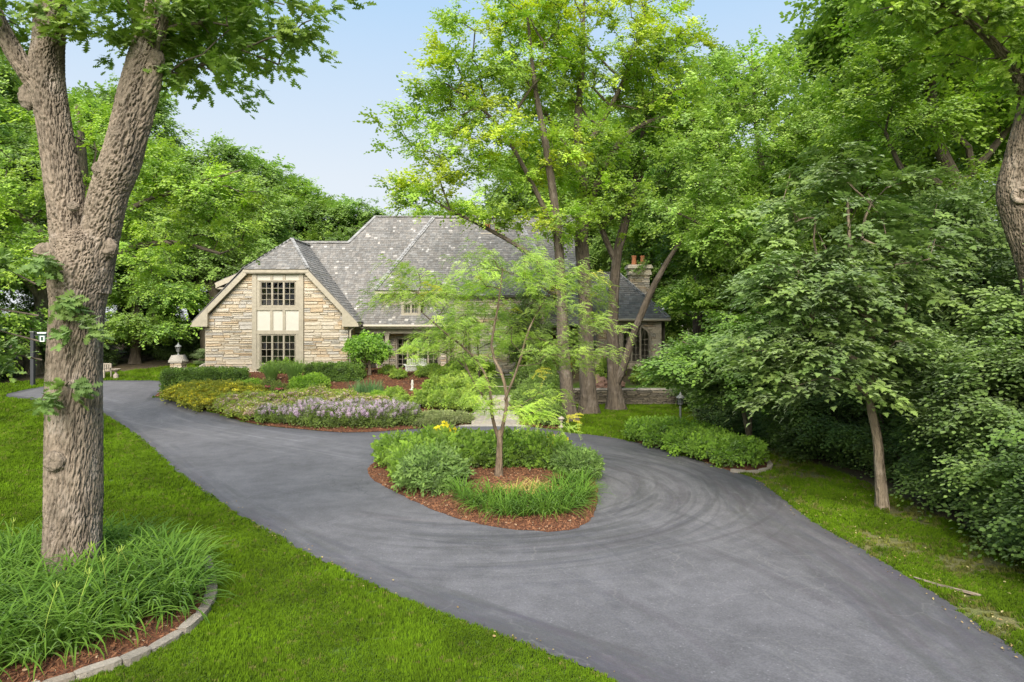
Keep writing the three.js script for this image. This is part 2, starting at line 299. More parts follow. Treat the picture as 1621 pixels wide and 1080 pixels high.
// ------------------------------------------------------------------ leaves, sprays of leaves, blades
const SIMPLE = [[0, .04], [.45, .5], [1, 0]], OVAL = [[0, .05], [.3, .42], [.65, .44], [1, 0]];
const OAK = [[0, .03], [.14, .2], [.22, .1], [.36, .44], [.45, .1], [.6, .52], [.69, .12], [.82, .36], [.88, .1], [1, 0]];
const MAPLE = [[0, .04], [.1, .5], [.2, .3], [.34, .58], [.46, .24], [.62, .34], [.72, .14], [1, 0]];
function leaf(g, o, dir, up, L, W, shape, droop = .15, fold = .12) {
  const side = dir.clone().cross(up).normalize(), nrm = side.clone().cross(dir).normalize(); let last = null;
  for (const [t, w] of shape) {
    const c = o.clone().addScaledVector(dir, t * L).addScaledVector(nrm, -droop * t * t * L), k = w * W;
    if (w === 0) { const m = g.v(c.x, c.y, c.z); g.tri(last[0], last[1], m); g.tri(last[1], last[2], m); break; }
    const lift = fold * k, a = g.v(c.x - side.x * k + nrm.x * lift, c.y - side.y * k + nrm.y * lift, c.z - side.z * k + nrm.z * lift), m = g.v(c.x, c.y, c.z), b = g.v(c.x + side.x * k + nrm.x * lift, c.y + side.y * k + nrm.y * lift, c.z + side.z * k + nrm.z * lift);
    if (last) { g.quad(last[0], last[1], m, a); g.quad(last[1], last[2], b, m); } last = [a, m, b];
  }
}
// a leafy spray: twigs fan out along +x, leaves lie along them, mostly facing the sky
function spray(seed, { twigs = 6, reach = .7, per = 9, L = .15, W = .11, shape = SIMPLE, tilt = .55, sag = .2, wide = 1.15, thick = .45 }) {
  const R = rng(seed), g = new Geo(), J = (k) => (R() - .5) * 2 * k;
  for (let t = 0; t < twigs; t++) {
    const yaw = J(wide), pitch = J(thick) + .05, len = reach * (.55 + .6 * R()), dir = V(Math.cos(pitch) * Math.cos(yaw), Math.sin(pitch), Math.cos(pitch) * Math.sin(yaw));
    for (let k = 0; k < per; k++) {
      const f = (k + .6 + .5 * R()) / per, o = dir.clone().multiplyScalar(len * f); o.y -= sag * f * f * len; o.x += J(.04); o.y += J(.06); o.z += J(.04);
      const s = k % 2 ? 1 : -1, a = k === per - 1 ? J(.3) : s * (.7 + J(.4)), d = V(dir.x * Math.cos(a) - dir.z * Math.sin(a), dir.y * .5 + J(tilt * .6) - .12, dir.x * Math.sin(a) + dir.z * Math.cos(a)).normalize();
      const sc = .7 + .5 * R(); leaf(g, o, d, V(J(tilt), 1, J(tilt)).normalize(), L * sc, W * sc, shape, .1 + .2 * R());
    }
  }
  return g.build();
}
function pinnateSpray(seed, fronds, reach, frondL, pairs, leafL) { // feathery compound leaves
  const R = rng(seed), g = new Geo(), J = (k) => (R() - .5) * 2 * k;
  for (let t = 0; t < fronds; t++) {
    const yaw = J(1.5), o = V(R() * reach, J(.12), J(.35) * reach), dir = V(Math.cos(yaw), J(.3) - .08, Math.sin(yaw)).normalize(), side = dir.clone().cross(V(J(.4), 1, J(.4))).normalize(), L = frondL * (.7 + .6 * R());
    for (let k = 0; k < pairs; k++) for (const s of [-1, 1]) {
      const f = (k + 1) / pairs, q = o.clone().addScaledVector(dir, f * L); q.y -= .35 * f * f * L;
      leaf(g, q, side.clone().multiplyScalar(s).addScaledVector(dir, .5).add(V(0, J(.3) - .15, 0)).normalize(), V(J(.35), 1, J(.35)).normalize(), leafL * (.8 + .4 * R()), leafL * .42, SIMPLE, .1, 0);
    }
  }
  return g.build();
}
function blade(g, x, z, yaw, L, W, bend, y = 0, seg = 5, lean = .25) { // an arching strap leaf
  const c = Math.cos(yaw), s = Math.sin(yaw); let a = lean, hx = 0, hy = 0, last = null;
  for (let k = 0; k <= seg; k++) {
    const f = k / seg, w = W * (f < .15 ? .7 + 2 * f : 1) * (1 - f ** 2.6) * .5, px = x + c * hx, pz = z + s * hx, py = y + hy;
    if (k === seg) { const m = g.v(px, py, pz); g.tri(last[0], last[1], m); g.tri(last[1], last[2], m); }
    else { const lift = .5 * w, l = g.v(px - s * w, py + lift, pz + c * w), m = g.v(px, py, pz), r = g.v(px + s * w, py + lift, pz - c * w); if (last) { g.quad(last[0], last[1], m, l); g.quad(last[1], last[2], r, m); } last = [l, m, r]; }
    hx += Math.sin(a) * L / seg; hy += Math.cos(a) * L / seg; a += bend / seg * (.4 + 1.2 * f);
  }
}
function bladeClump(seed, n, L, W, radius, lean = .2, bendMin = .7, bendMax = 2.2, seg = 5) {
  const R = rng(seed), g = new Geo();
  for (let k = 0; k < n; k++) { const a = R() * 6.283, r = Math.sqrt(R()) * radius; blade(g, Math.cos(a) * r, Math.sin(a) * r, a + (R() - .5) * 1.6, L * (.6 + .55 * R()), W * (.75 + .5 * R()), lerp(bendMin, bendMax, R()), 0, seg, lean * (.2 + 1.4 * R())); }
  return g.build();
}
const Q1 = new THREE.Quaternion(), Q2 = new THREE.Quaternion(), M1 = new THREE.Matrix4(), C1 = new THREE.Color();
// copies of a leafy spray: items are [position, direction, size, colour]
function foliage(name, geometry, material, items, tint = [2.2, 1.95, 1.15]) {
  const m = shade(new THREE.InstancedMesh(geometry, material, items.length)); m.name = name; stuff(m);
  const X = V(1, 0, 0), B = new THREE.Matrix4();
  items.forEach(([p, dir, s, c, roll = 0], k) => {
    const x = dir.clone().normalize(), up = Math.abs(x.y) > .95 ? V(1, 0, 0) : V(0, 1, 0), z = x.clone().cross(up).normalize(), y = z.clone().cross(x);
    B.makeBasis(x, y, z); Q1.setFromRotationMatrix(B); Q2.setFromAxisAngle(X, roll); Q1.multiply(Q2);
    M1.compose(p, Q1, V(s, s, s)); m.setMatrixAt(k, M1); m.setColorAt(k, C1.setRGB(c[0] * tint[0], c[1] * tint[1], c[2] * tint[2]));
  });
  return m;
}
const barkMaps = (r, g, b) => std(r * 1.3, g * 1.3, b * 1.3, { map: rep(barkTint, .8, .4), roughness: 1, bumpMap: rep(barkBump, .9, .45), bumpScale: .06 });
const barkGrey = barkMaps(.23, .19, .15), barkDark = barkMaps(.125, .102, .08), barkPale = barkMaps(.30, .25, .20);
const leaves = leafMat();
const GEO = {
  far: spray(101, { twigs: 9, reach: 1.0, per: 10, L: .18, W: .135, tilt: .6, thick: .55 }),
  mid: spray(102, { twigs: 9, reach: .85, per: 10, L: .145, W: .105, tilt: .6, thick: .5 }),
  oak: spray(103, { twigs: 4, reach: .42, per: 6, L: .17, W: .13, shape: OAK, tilt: .7, sag: .35, thick: .5 }),
  maple: spray(104, { twigs: 7, reach: .75, per: 8, L: .145, W: .125, shape: MAPLE, tilt: .35, sag: .3, thick: .22 }),
  under: spray(105, { twigs: 8, reach: .6, per: 10, L: .085, W: .072, shape: OVAL, tilt: .5, thick: .45 }),
  dog: spray(106, { twigs: 8, reach: .7, per: 9, L: .11, W: .085, shape: OVAL, tilt: .3, sag: .15, thick: .14 }),
  locust: pinnateSpray(107, 9, .4, .24, 8, .05),
  shrub: spray(108, { twigs: 6, reach: .27, per: 5, L: .105, W: .075, shape: OVAL, tilt: .6, thick: .7, wide: 1.4 }),
  peony: spray(109, { twigs: 7, reach: .26, per: 6, L: .12, W: .05, shape: SIMPLE, tilt: .6, thick: .7, wide: 1.4 }),
  tiny: spray(110, { twigs: 7, reach: .16, per: 6, L: .055, W: .048, shape: SIMPLE, tilt: .8, thick: .9, wide: 1.5 }),
};
// ------------------------------------------------------------------ trees
// chains: limbs as [dx, y, dz, radius] from the foot; lobes: crown volumes [dx, y, dz, rx, ry, rz, share]
function tree(o) {
  const R = rng(o.seed), J = (k) => (R() - .5) * 2 * k, t = thing(o.name, o.label, 'tree', o.x, o.d, o.y ?? null, 0, o.group), nodes = [];
  for (const ch of o.chains) {
    const trunk = new Geo(), limb = ch === o.chains[0] ? 'trunk' : 'limb';
    const c = new THREE.CatmullRomCurve3(ch.map((q) => V(q[0], q[1], q[2])), false, 'centripetal'), n = Math.max(4, Math.ceil(c.getLength() / .35)), pts = [];
    let path = ch.path ?? 0;
    for (let k = 0; k <= n; k++) { const f = k / n, p = c.getPoint(f), s = f * (ch.length - 1), i = Math.min(ch.length - 2, Math.floor(s)), r = lerp(ch[i][3], ch[i + 1][3], s - i); pts.push([p.x, p.y, p.z, r]); path += k ? .35 : 0; if (p.y > (o.bare ?? 2)) nodes.push({ p, path: (o.flat ?? .25) * path, r, up: -1 }); }
    const ph = R() * 50, big = pts[0][3];
    if (o.fine) { fineLimb(trunk, c, ch, ph); part(t, limb, trunk.build(), o.bark); continue; }
    trunk.tube(pts, o.sides ?? (big > .2 ? 14 : 8), (a, l, r) => r * (.10 * N3(Math.cos(a) * 1.3 + ph, Math.sin(a) * 1.3, l * .5) + .05 * N3(Math.cos(a) * 4 + ph, Math.sin(a) * 4, l * 1.6)) + (pts[0][1] < .3 && l < 1.1 ? r * .38 * (1 - l / 1.1) ** 2 * (1 + .35 * Math.cos(a * 5 + ph)) : 0));
    part(t, limb, trunk.build(), o.bark ?? barkGrey);
  }
  const total = o.lobes.reduce((s, l) => s + (l[6] ?? l[3] * l[4] * l[5]), 0), targets = [];
  for (const l of o.lobes) for (let k = Math.max(2, Math.round(o.n * (l[6] ?? l[3] * l[4] * l[5]) / total)); k--;) {
    const v = V(J(1), J(1), J(1)); while (v.lengthSq() > 1 || v.lengthSq() < (o.hollow ?? .12)) v.set(J(1), J(1), J(1));
    v.multiplyScalar(1 + .18 * N3(v.x * 2 + o.seed, v.y * 2, v.z * 2)); targets.push({ p: V(l[0] + v.x * l[3], l[1] + v.y * l[4], l[2] + v.z * l[5]), lobe: l });
  }
  const near = (p) => nodes.reduce((m, q) => Math.min(m, q.p.distanceToSquared(p)), 1e9);
  for (const q of targets) q.near = near(q.p);
  targets.sort((a, b) => a.near - b.near);
  const chains = [], items = [];
  for (const q of targets) {
    let best = null, cost = 1e9;
    for (const n of nodes) { const c = n.p.distanceTo(q.p) + n.path + (n.p.y > q.p.y + .3 ? .7 * (n.p.y - q.p.y) : 0); if (c < cost) { cost = c; best = n; } }
    const L = best.p.distanceTo(q.p), n = Math.max(2, Math.ceil(L / .75)), mid = best.p.clone().lerp(q.p, .5).add(V(J(.14) * L, .10 * L + J(.1) * L, J(.14) * L)), ch = [best]; let prev = best;
    const curve = new THREE.QuadraticBezierCurve3(best.p, mid, q.p);
    for (let k = 1; k <= n; k++) { const node = { p: curve.getPoint(k / n), path: best.path + (o.flat ?? .25) * L * k / n, r: 0, up: prev, made: 1 }; node.p.add(V(J(.04) * L, J(.04) * L, J(.04) * L).multiplyScalar(k < n ? 1 : 0)); nodes.push(node); ch.push(node); prev = node; }
    chains.push(ch); q.end = prev; q.ch = ch;
  }
  const E = 2.35; for (const q of targets) { let n = q.end, add = (o.twig ?? .012) ** E; while (n && n !== -1 && n.made) { n.r += add; n = n.up; } }
  for (const n of nodes) if (n.made) n.r = n.r ** (1 / E);
  const br = new Geo();
  for (const ch of chains) { const r1 = ch[1].r; br.tube(ch.map((n, k) => [n.p.x, n.p.y, n.p.z, k ? n.r : Math.min(n.made ? n.r : r1 * 1.25, r1 * 1.25)]), r1 > .06 ? 6 : r1 > .025 ? 4 : 3); }
  stuff(part(t, 'branches', br.build(), o.bark ?? barkGrey));
  const mean = targets.reduce((s, q) => s.add(q.p), V(0, 0, 0)).divideScalar(targets.length);
  for (const q of targets) {
    const out = q.p.clone().sub(V(q.lobe[0], q.lobe[1] - q.lobe[4] * .4, q.lobe[2])), tone = .5 + .5 * N3(q.p.x * .35 + o.seed, q.p.y * .35, q.p.z * .35), away = q.p.clone().sub(mean).setY(0).normalize();
    const kk = o.per ?? 6;
    for (let k = 0; k < kk; k++) {
      const spread = o.spread ?? .8, p = k < 2 && q.ch.length > 2 ? q.ch[q.ch.length - 2].p.clone().lerp(q.p, R()).add(V(J(.3), J(.2), J(.3))) : q.p.clone().add(V(J(spread), J(spread * .6), J(spread)));
      const dir = out.clone().normalize().multiplyScalar(.5).add(away.clone().multiplyScalar(.5)).add(V(J(.9), J(.35) - .1, J(.9))); dir.y = dir.y * (o.level ?? .6);
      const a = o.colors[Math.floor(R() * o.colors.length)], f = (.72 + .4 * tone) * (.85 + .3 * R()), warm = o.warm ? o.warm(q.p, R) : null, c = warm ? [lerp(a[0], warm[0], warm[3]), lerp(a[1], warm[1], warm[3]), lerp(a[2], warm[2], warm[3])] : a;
      items.push([p, dir, (o.size ?? 1) * (.75 + .5 * R()), [c[0] * f, c[1] * f, c[2] * f], J(.5)]);
    }
  }
  t.add(foliage('crown', o.geo, o.leaf ?? leaves, items, [2.4, 2.2, 1.5]));
  return t;
}

function fineLimb(g, c, ch, ph) { // a near limb: furrowed bark as real relief
  const len = c.getLength(), n = Math.ceil(len / .024), pts = [];
  for (let k = 0; k <= n; k++) { const f = k / n, p = c.getPoint(f), s = f * (ch.length - 1), i = Math.min(ch.length - 2, Math.floor(s)), t = s - i, r = lerp(ch[i][3], ch[i + 1][3], t * t * (3 - 2 * t)); pts.push([p.x, p.y, p.z, r]); }
  const sides = Math.round(clamp(ch[0][3] * 480, 60, 240)), foot = ch[0][1] < .3;
  g.tube(pts, sides, (a, l, r) => {
    const x = Math.cos(a) * r, y = Math.sin(a) * r, w = .10 * N3(x * 3, y * 3 + ph, l * 1.5), v = N3(x * 21 + w * 8 + ph, y * 21, l * 2.9 + w * 5), q = N3(x * 40 + ph, y * 40, l * 7), e = N3(x * 45, y * 45 + ph, l * 30);
    return .05 * r * N3(x * 1.6 + ph, y * 1.6, l * .45) - .048 * Math.exp(-((v / .14) ** 2)) - .016 * Math.exp(-((q / .2) ** 2)) + .005 * e + (foot ? r * .16 * Math.exp(-l / .3) * (1 + .5 * Math.cos(a * 4 + 1)) : 0);
  });
}
// ------------------------------------------------------------------ the house
const H0 = 1.45; // floor level
const house = thing('stone_house', 'large stone house with steep grey shingled roofs behind the front garden', 'house', -5, 38, H0);
const HX = -5, HZ = -38;
let ahead = 0;   // how far a range stands in front of its drawn line
const hs = (g) => (g.isBufferGeometry ? g : g.build()).translate(-HX, -H0, -HZ + ahead);   // world to house
const hpart = (name, g, m, parent = house) => part(parent, name, parent === house ? hs(g) : g, m);
const mortar = std(.50, .44, .36, { map: rep(grain, 1), bumpMap: rough, bumpScale: .02 });
const timber = std(.42, .365, .28, { map: rep(grain, .6, .6), roughness: .65 });
const gutterMat = std(.44, .385, .30, { roughness: .5 });
const stucco = std(.58, .54, .47, { bumpMap: rep(rough, 1.5), bumpScale: .012, roughness: .95 });
const glass = new THREE.MeshPhysicalMaterial({ color: 0xffffff, roughness: .03, transmission: 1, thickness: 0, ior: 1.5 });
const roomWall = std(.38, .34, .28), roofFelt = std(.16, .15, .145), terracotta = std(.52, .20, .09, { map: rep(grain, 2) });
const stoneTones = [[.76, .65, .50], [.72, .59, .44], [.79, .69, .56], [.65, .59, .51], [.74, .60, .43], [.81, .71, .57], [.75, .64, .49], [.71, .54, .36], [.66, .60, .53], [.77, .66, .52]];
const stoneMats = stoneTones.map(([r, g, b]) => std(r, g, b, { map: rep(grain, 1.4), roughness: .95, bumpMap: rep(rough, 2), bumpScale: .025 }));
// rough-faced stones of unit size: front at z = 1
const stoneShapes = [];
for (let s = 0; s < 10; s++) {
  const R = rng(300 + s), g = new Geo(), J = (k) => (R() - .5) * 2 * k, n = 3, F = [];
  const bx = .035, by = .12;
  for (let j = 0; j <= 2; j++) for (let i = 0; i <= n; i++) { const u = i / n, v = j / 2; F.push([lerp(-.5 + bx, .5 - bx, u) + J(.015), lerp(-.5 + by, .5 - by, v) + J(.05), 1 + J(.22)]); }
  const back = [[-.5, -.5, .25], [.5, -.5, .25], [.5, .5, .25], [-.5, .5, .25]].map((q) => [q[0] + J(.012), q[1] + J(.03), q[2]]), at = (i, j) => F[j * (n + 1) + i];
  for (let j = 0; j < 2; j++) for (let i = 0; i < n; i++) g.face([at(i, j), at(i + 1, j), at(i + 1, j + 1), at(i, j + 1)]);
  const row = (k) => Array.from({ length: n + 1 }, (_, i) => at(i, k));
  g.face([back[0], back[1], at(n, 0), at(0, 0)]); g.face([back[1], back[2], at(n, 2), at(n, 0)]); g.face([back[2], back[3], at(0, 2), at(n, 2)]); g.face([back[3], back[0], at(0, 0), at(0, 2)]);
  const z0 = back.map((q) => [q[0], q[1], 0]); for (let k = 0; k < 4; k++) g.face([z0[k], z0[(k + 1) % 4], back[(k + 1) % 4], back[k]]);
  void row; stoneShapes.push(g.build());
}
// lay courses of stone in a wall plane; spans(y0, y1) gives the free stretches of a course; put() receives each stone
function courses(seed, y0, y1, spans, put, hMin = .09, hMax = .2, lMin = .22, lMax = .85) {
  const R = rng(seed); let y = y0;
  while (y < y1 - .04) {
    const h = Math.min(lerp(hMin, hMax, R() ** 1.3), y1 - y);
    for (const [a, b] of spans(y, y + h)) {
      let x = a; if (b - a < .08) continue;
      while (x < b - .02) {
        let l = lerp(lMin, lMax, R() ** 1.4); if (b - x - l < lMin * .7) l = b - x;
        if (h > .13 && R() < .42) { put(x + l / 2, y + h * .27, l - .014, h * .5 - .012, R); put(x + l / 2, y + h * .76, l - .014, h * .46 - .012, R); } else put(x + l / 2, y + h / 2, l - .014, h - .014, R);
        x += l;
      }
    }
    y += h;
  }
}
const cutSpans = (list, a, b) => list.flatMap(([p, q]) => b <= p || a >= q ? [[p, q]] : [[p, a], [b, q]].filter(([m, n]) => n - m > .05));
function stoneFill(seed, name, y0, y1, spans, place, lMin, lMax, hMin, hMax) { // many stones joined into one part, for walls too far to pick stones apart
  const g = new Geo(), q = V(0, 0, 0); g.color = [1, 1, 1];
  courses(seed, y0, y1, spans, (x, y, l, h, R) => {
    const t = stoneTones[Math.floor(R() * 10)], k = .85 + .25 * R(), s = stoneShapes[Math.floor(R() * 10)], p = s.attributes.position, n0 = g.p.length / 3; g.color = [t[0] * k, t[1] * k, t[2] * k];
    for (let i = 0; i < p.count; i++) { q.fromBufferAttribute(p, i); const w = place(x + q.x * l, y + q.y * h, q.z * .06); g.v(w[0], w[1], w[2], x + q.x * l, y + q.y * h); }
    for (const i of s.index.array) g.i.push(n0 + i);
  }, hMin, hMax, lMin, lMax);
  return stuff(hpart(name, g, stoneFar));
}
const stoneFar = std(1, 1, 1, { vertexColors: true, map: rep(grain, 1.4), roughness: .95, bumpMap: rep(rough, 2), bumpScale: .02 });

// a roof plane covered with shingles. corners: world points in order, the first two along the eave
const shingleTone = rng(77);
function roof(name, corners, width = .17, expo = .19, seed = 1, pale = .008) {
  const P = corners.map((q) => V(...q)), u = P[1].clone().sub(P[0]).normalize(); let nrm = V(0, 0, 0);
  for (let k = 1; k < P.length - 1; k++) nrm.add(P[k].clone().sub(P[0]).cross(P[k + 1].clone().sub(P[0]))); nrm.normalize(); if (nrm.y < 0) nrm.negate();
  const v = nrm.clone().cross(u).normalize(); if (v.y < 0) v.negate();
  const flat = P.map((q) => [q.clone().sub(P[0]).dot(u), q.clone().sub(P[0]).dot(v)]), R = rng(seed * 31 + 7), g = new Geo(); g.color = [1, 1, 1];
  const slab = new Geo(), a = P.map((q) => q.toArray()), b = P.map((q) => q.clone().addScaledVector(nrm, -.1).toArray());
  const tris = THREE.ShapeUtils.triangulateShape(flat.map((q) => new THREE.Vector2(q[0], q[1])), []); for (const f of tris) { slab.face(f.map((k) => a[k])); slab.face(f.map((k) => b[k]).reverse()); } a.forEach((q, k) => { const n = (k + 1) % a.length; slab.face([b[k], b[n], a[n], a[k]]); });
  const deck = hpart(name, slab, roofFelt);
  const v1 = Math.max(...flat.map((q) => q[1])), at = (s, t, h) => P[0].clone().addScaledVector(u, s).addScaledVector(v, t).addScaledVector(nrm, h);
  const spanAt = (t) => { const xs = []; for (let k = 0; k < flat.length; k++) { const p = flat[k], q = flat[(k + 1) % flat.length]; if ((p[1] > t) !== (q[1] > t)) xs.push(p[0] + (q[0] - p[0]) * (t - p[1]) / (q[1] - p[1])); } return xs.sort((m, n) => m - n); };
  for (let t = -.04; t < v1 - .05; t += expo) {
    const sp = spanAt(Math.min(v1 - .02, Math.max(.01, t + expo * .5))); if (sp.length < 2) continue;
    for (let k = 0; k + 1 < sp.length; k += 2) {
      let s = sp[k] + (R() - .5) * .02;
      while (s < sp[k + 1] - .02) {
        let w = width * (.55 + .9 * R()); if (sp[k + 1] - s - w < .07) w = sp[k + 1] - s;
        const e = (R() - .5) * .03, m = R(), w8 = 1 + .22 * fbm(s * .5 + seed * 9, t * .12, 3), tone = (m < pale * (1 + 2 * fbm(s * .4 + 5, t * .4 + seed, 2)) ? .42 : m < .09 ? .27 : .155 + .085 * R()) * w8, warm = .97 + .06 * R(); g.color = [tone * warm * 1.07, tone, tone * (2 - warm) * .93];
        const s0 = s + .004, s1 = s + w - .004, t0 = t + e, t1 = Math.min(v1, t + expo * 1.9), h = .034 + .012 * R();
        const c = [at(s0, t0, 0), at(s1, t0, 0), at(s1, t0, h), at(s0, t0, h), at(s1, t1, .006), at(s0, t1, .006)].map((q) => q.toArray());
        g.face([c[0], c[1], c[2], c[3]]); g.face([c[3], c[2], c[4], c[5]]); g.face([c[1], c[4], c[2]]); g.face([c[0], c[3], c[5]]);
        s += w;
      }
    }
  }
  const sh = part(deck, 'shingles', hs(g), shingleMat); stuff(sh); return deck;
}
const shingleMat = std(1, 1, 1, { vertexColors: true, map: rep(grain, .8), roughness: .95 });
// a line of cap shingles along a hip or ridge
function capLine(a, b, w = .26) {
  const A = V(...a), B = V(...b), n = Math.round(A.distanceTo(B) / .3), g = new Geo(), R = rng(n + 3); g.color = [1, 1, 1];
  for (let k = 0; k < n; k++) { const tone = .24 + .15 * R(); g.color = [tone * 1.03, tone, tone * .98]; const p = A.clone().lerp(B, k / n), q = A.clone().lerp(B, (k + 1.25) / n); g.bar(p.add(V(0, .055, 0)), q.add(V(0, .03, 0)), w * (.85 + .3 * R()), .05); }
  return stuff(hpart('ridge_cap', g, shingleMat));
}
// a framed window in a wall that faces the camera: sashes side by side, each cols x rows panes
function windowUnit(x0, x1, y0, y1, z, sashes, cols, rows, frameMat = timber, arch = 0, depth = 4.2) {
  const w = new THREE.Group(); w.name = 'window'; w.position.set((x0 + x1) / 2 - HX, y0 - H0, z - HZ + ahead); house.add(w);
  const W = x1 - x0, Hh = y1 - y0, f = .055, g = new Geo(), m = new Geo(), top = (x) => Hh - arch * (2 * x / W) ** 2;
  const strip = (a, b, z0, z1, s, e) => { for (let k = 0; k < 10; k++) { const p = lerp(a, b, k / 10), q = lerp(a, b, (k + 1) / 10); s.bar(V(p, top(p) + e, (z0 + z1) / 2), V(q, top(q) + e, (z0 + z1) / 2), z1 - z0, f, V(0, 1, 0)); } };
  g.box(-W / 2, -W / 2 + f, 0, top(W / 2) - f / 2, -.06, .03); g.box(W / 2 - f, W / 2, 0, top(W / 2) - f / 2, -.06, .03); g.box(-W / 2 + f, W / 2 - f, 0, f, -.06, .03);
  if (arch) strip(-W / 2, W / 2, -.06, .03, g, -f / 2); else g.box(-W / 2 + f, W / 2 - f, Hh - f, Hh, -.06, .03);
  const sw = (W - 2 * f) / sashes;
  for (let s = 0; s < sashes; s++) {
    const a = -W / 2 + f + s * sw, b = a + sw, tp = Math.min(top(a), top(b)) - f - .012;
    if (s) g.box(a - .035, a + .035, f, top(a) - f * .6, -.062, .034);
    const i0 = a + .05, i1 = b - .05, j0 = f + .03, j1 = tp;
    for (let c = 1; c < cols; c++) { const x = lerp(i0, i1, c / cols); m.box(x - .011, x + .011, j0, arch ? top(x) - f : j1, -.028, .004); }
    for (let r = 1; r < rows; r++) { const y = lerp(j0, j1, r / rows); m.box(i0, i1, y - .011, y + .011, -.0275, .0035); }
    g.box(a + .034, i0, j0, j1 + .02, -.05, .012); g.box(i1, b - .034, j0, j1 + .02, -.05, .012); g.box(a + .034, b - .034, f, j0, -.05, .012);
    for (let c = 0; c < cols; c++) for (let r = 0; r < rows; r++) { // each pane a sheet of its own, set a touch out of true
      const xa = lerp(i0, i1, c / cols), xb = lerp(i0, i1, (c + 1) / cols), ya = lerp(j0, j1, r / rows), yb = lerp(j0, j1, (r + 1) / rows), k = Math.sin(c * 12.9 + r * 78.2 + s * 37.7 + x0 * 5), q = k * .012;
      const pg = new Geo(), up = r === rows - 1 && arch; pg.face([[xa, ya, -.012 - q], [xb, ya, -.012 + q], [xb, up ? top(xb) - f * .6 : yb, -.012 + q * .4], [xa, up ? top(xa) - f * .6 : yb, -.012 - q * 1.3]]); part(w, 'pane', pg.build(), glass);
    }
  }
  part(w, 'window_frame', g.build(), frameMat); part(w, 'muntins', m.build(), frameMat);
  const room = new Geo(), rz = -depth, S = depth > 1 ? .9 : .12; // the room behind
  room.face([[-W / 2 - S, -.6, rz], [W / 2 + S, -.6, rz], [W / 2 + S, Hh + .5, rz], [-W / 2 - S, Hh + .5, rz]]);
  room.face([[-W / 2 - S, -.6, -.22], [W / 2 + S, -.6, -.22], [W / 2 + S, -.6, rz], [-W / 2 - S, -.6, rz]]); room.face([[-W / 2 - S, Hh + .5, rz], [W / 2 + S, Hh + .5, rz], [W / 2 + S, Hh + .5, -.22], [-W / 2 - S, Hh + .5, -.22]]);
  room.face([[-W / 2 - S, -.6, -.22], [-W / 2 - S, -.6, rz], [-W / 2 - S, Hh + .5, rz], [-W / 2 - S, Hh + .5, -.22]]); room.face([[W / 2 + S, -.6, rz], [W / 2 + S, -.6, -.22], [W / 2 + S, Hh + .5, -.22], [W / 2 + S, Hh + .5, rz]]);
  part(w, 'room', room.build(), roomWall);
  return w;
}
function wallSheet(name, shapePts, holes, z, thick, mat = mortar) { // wall in the plane z, facing the camera, with openings [x0, x1, y0, y1]
  const s = new THREE.Shape(shapePts.map((q) => new THREE.Vector2(q[0], q[1])));
  for (const [a, b, c, d] of holes) { const h = new THREE.Path([new THREE.Vector2(a, c), new THREE.Vector2(b, c), new THREE.Vector2(b, d), new THREE.Vector2(a, d)]); s.holes.push(h); }
  return hpart(name, new THREE.ExtrudeGeometry(s, { depth: thick, bevelEnabled: false }).translate(0, 0, z - thick), mat);
}
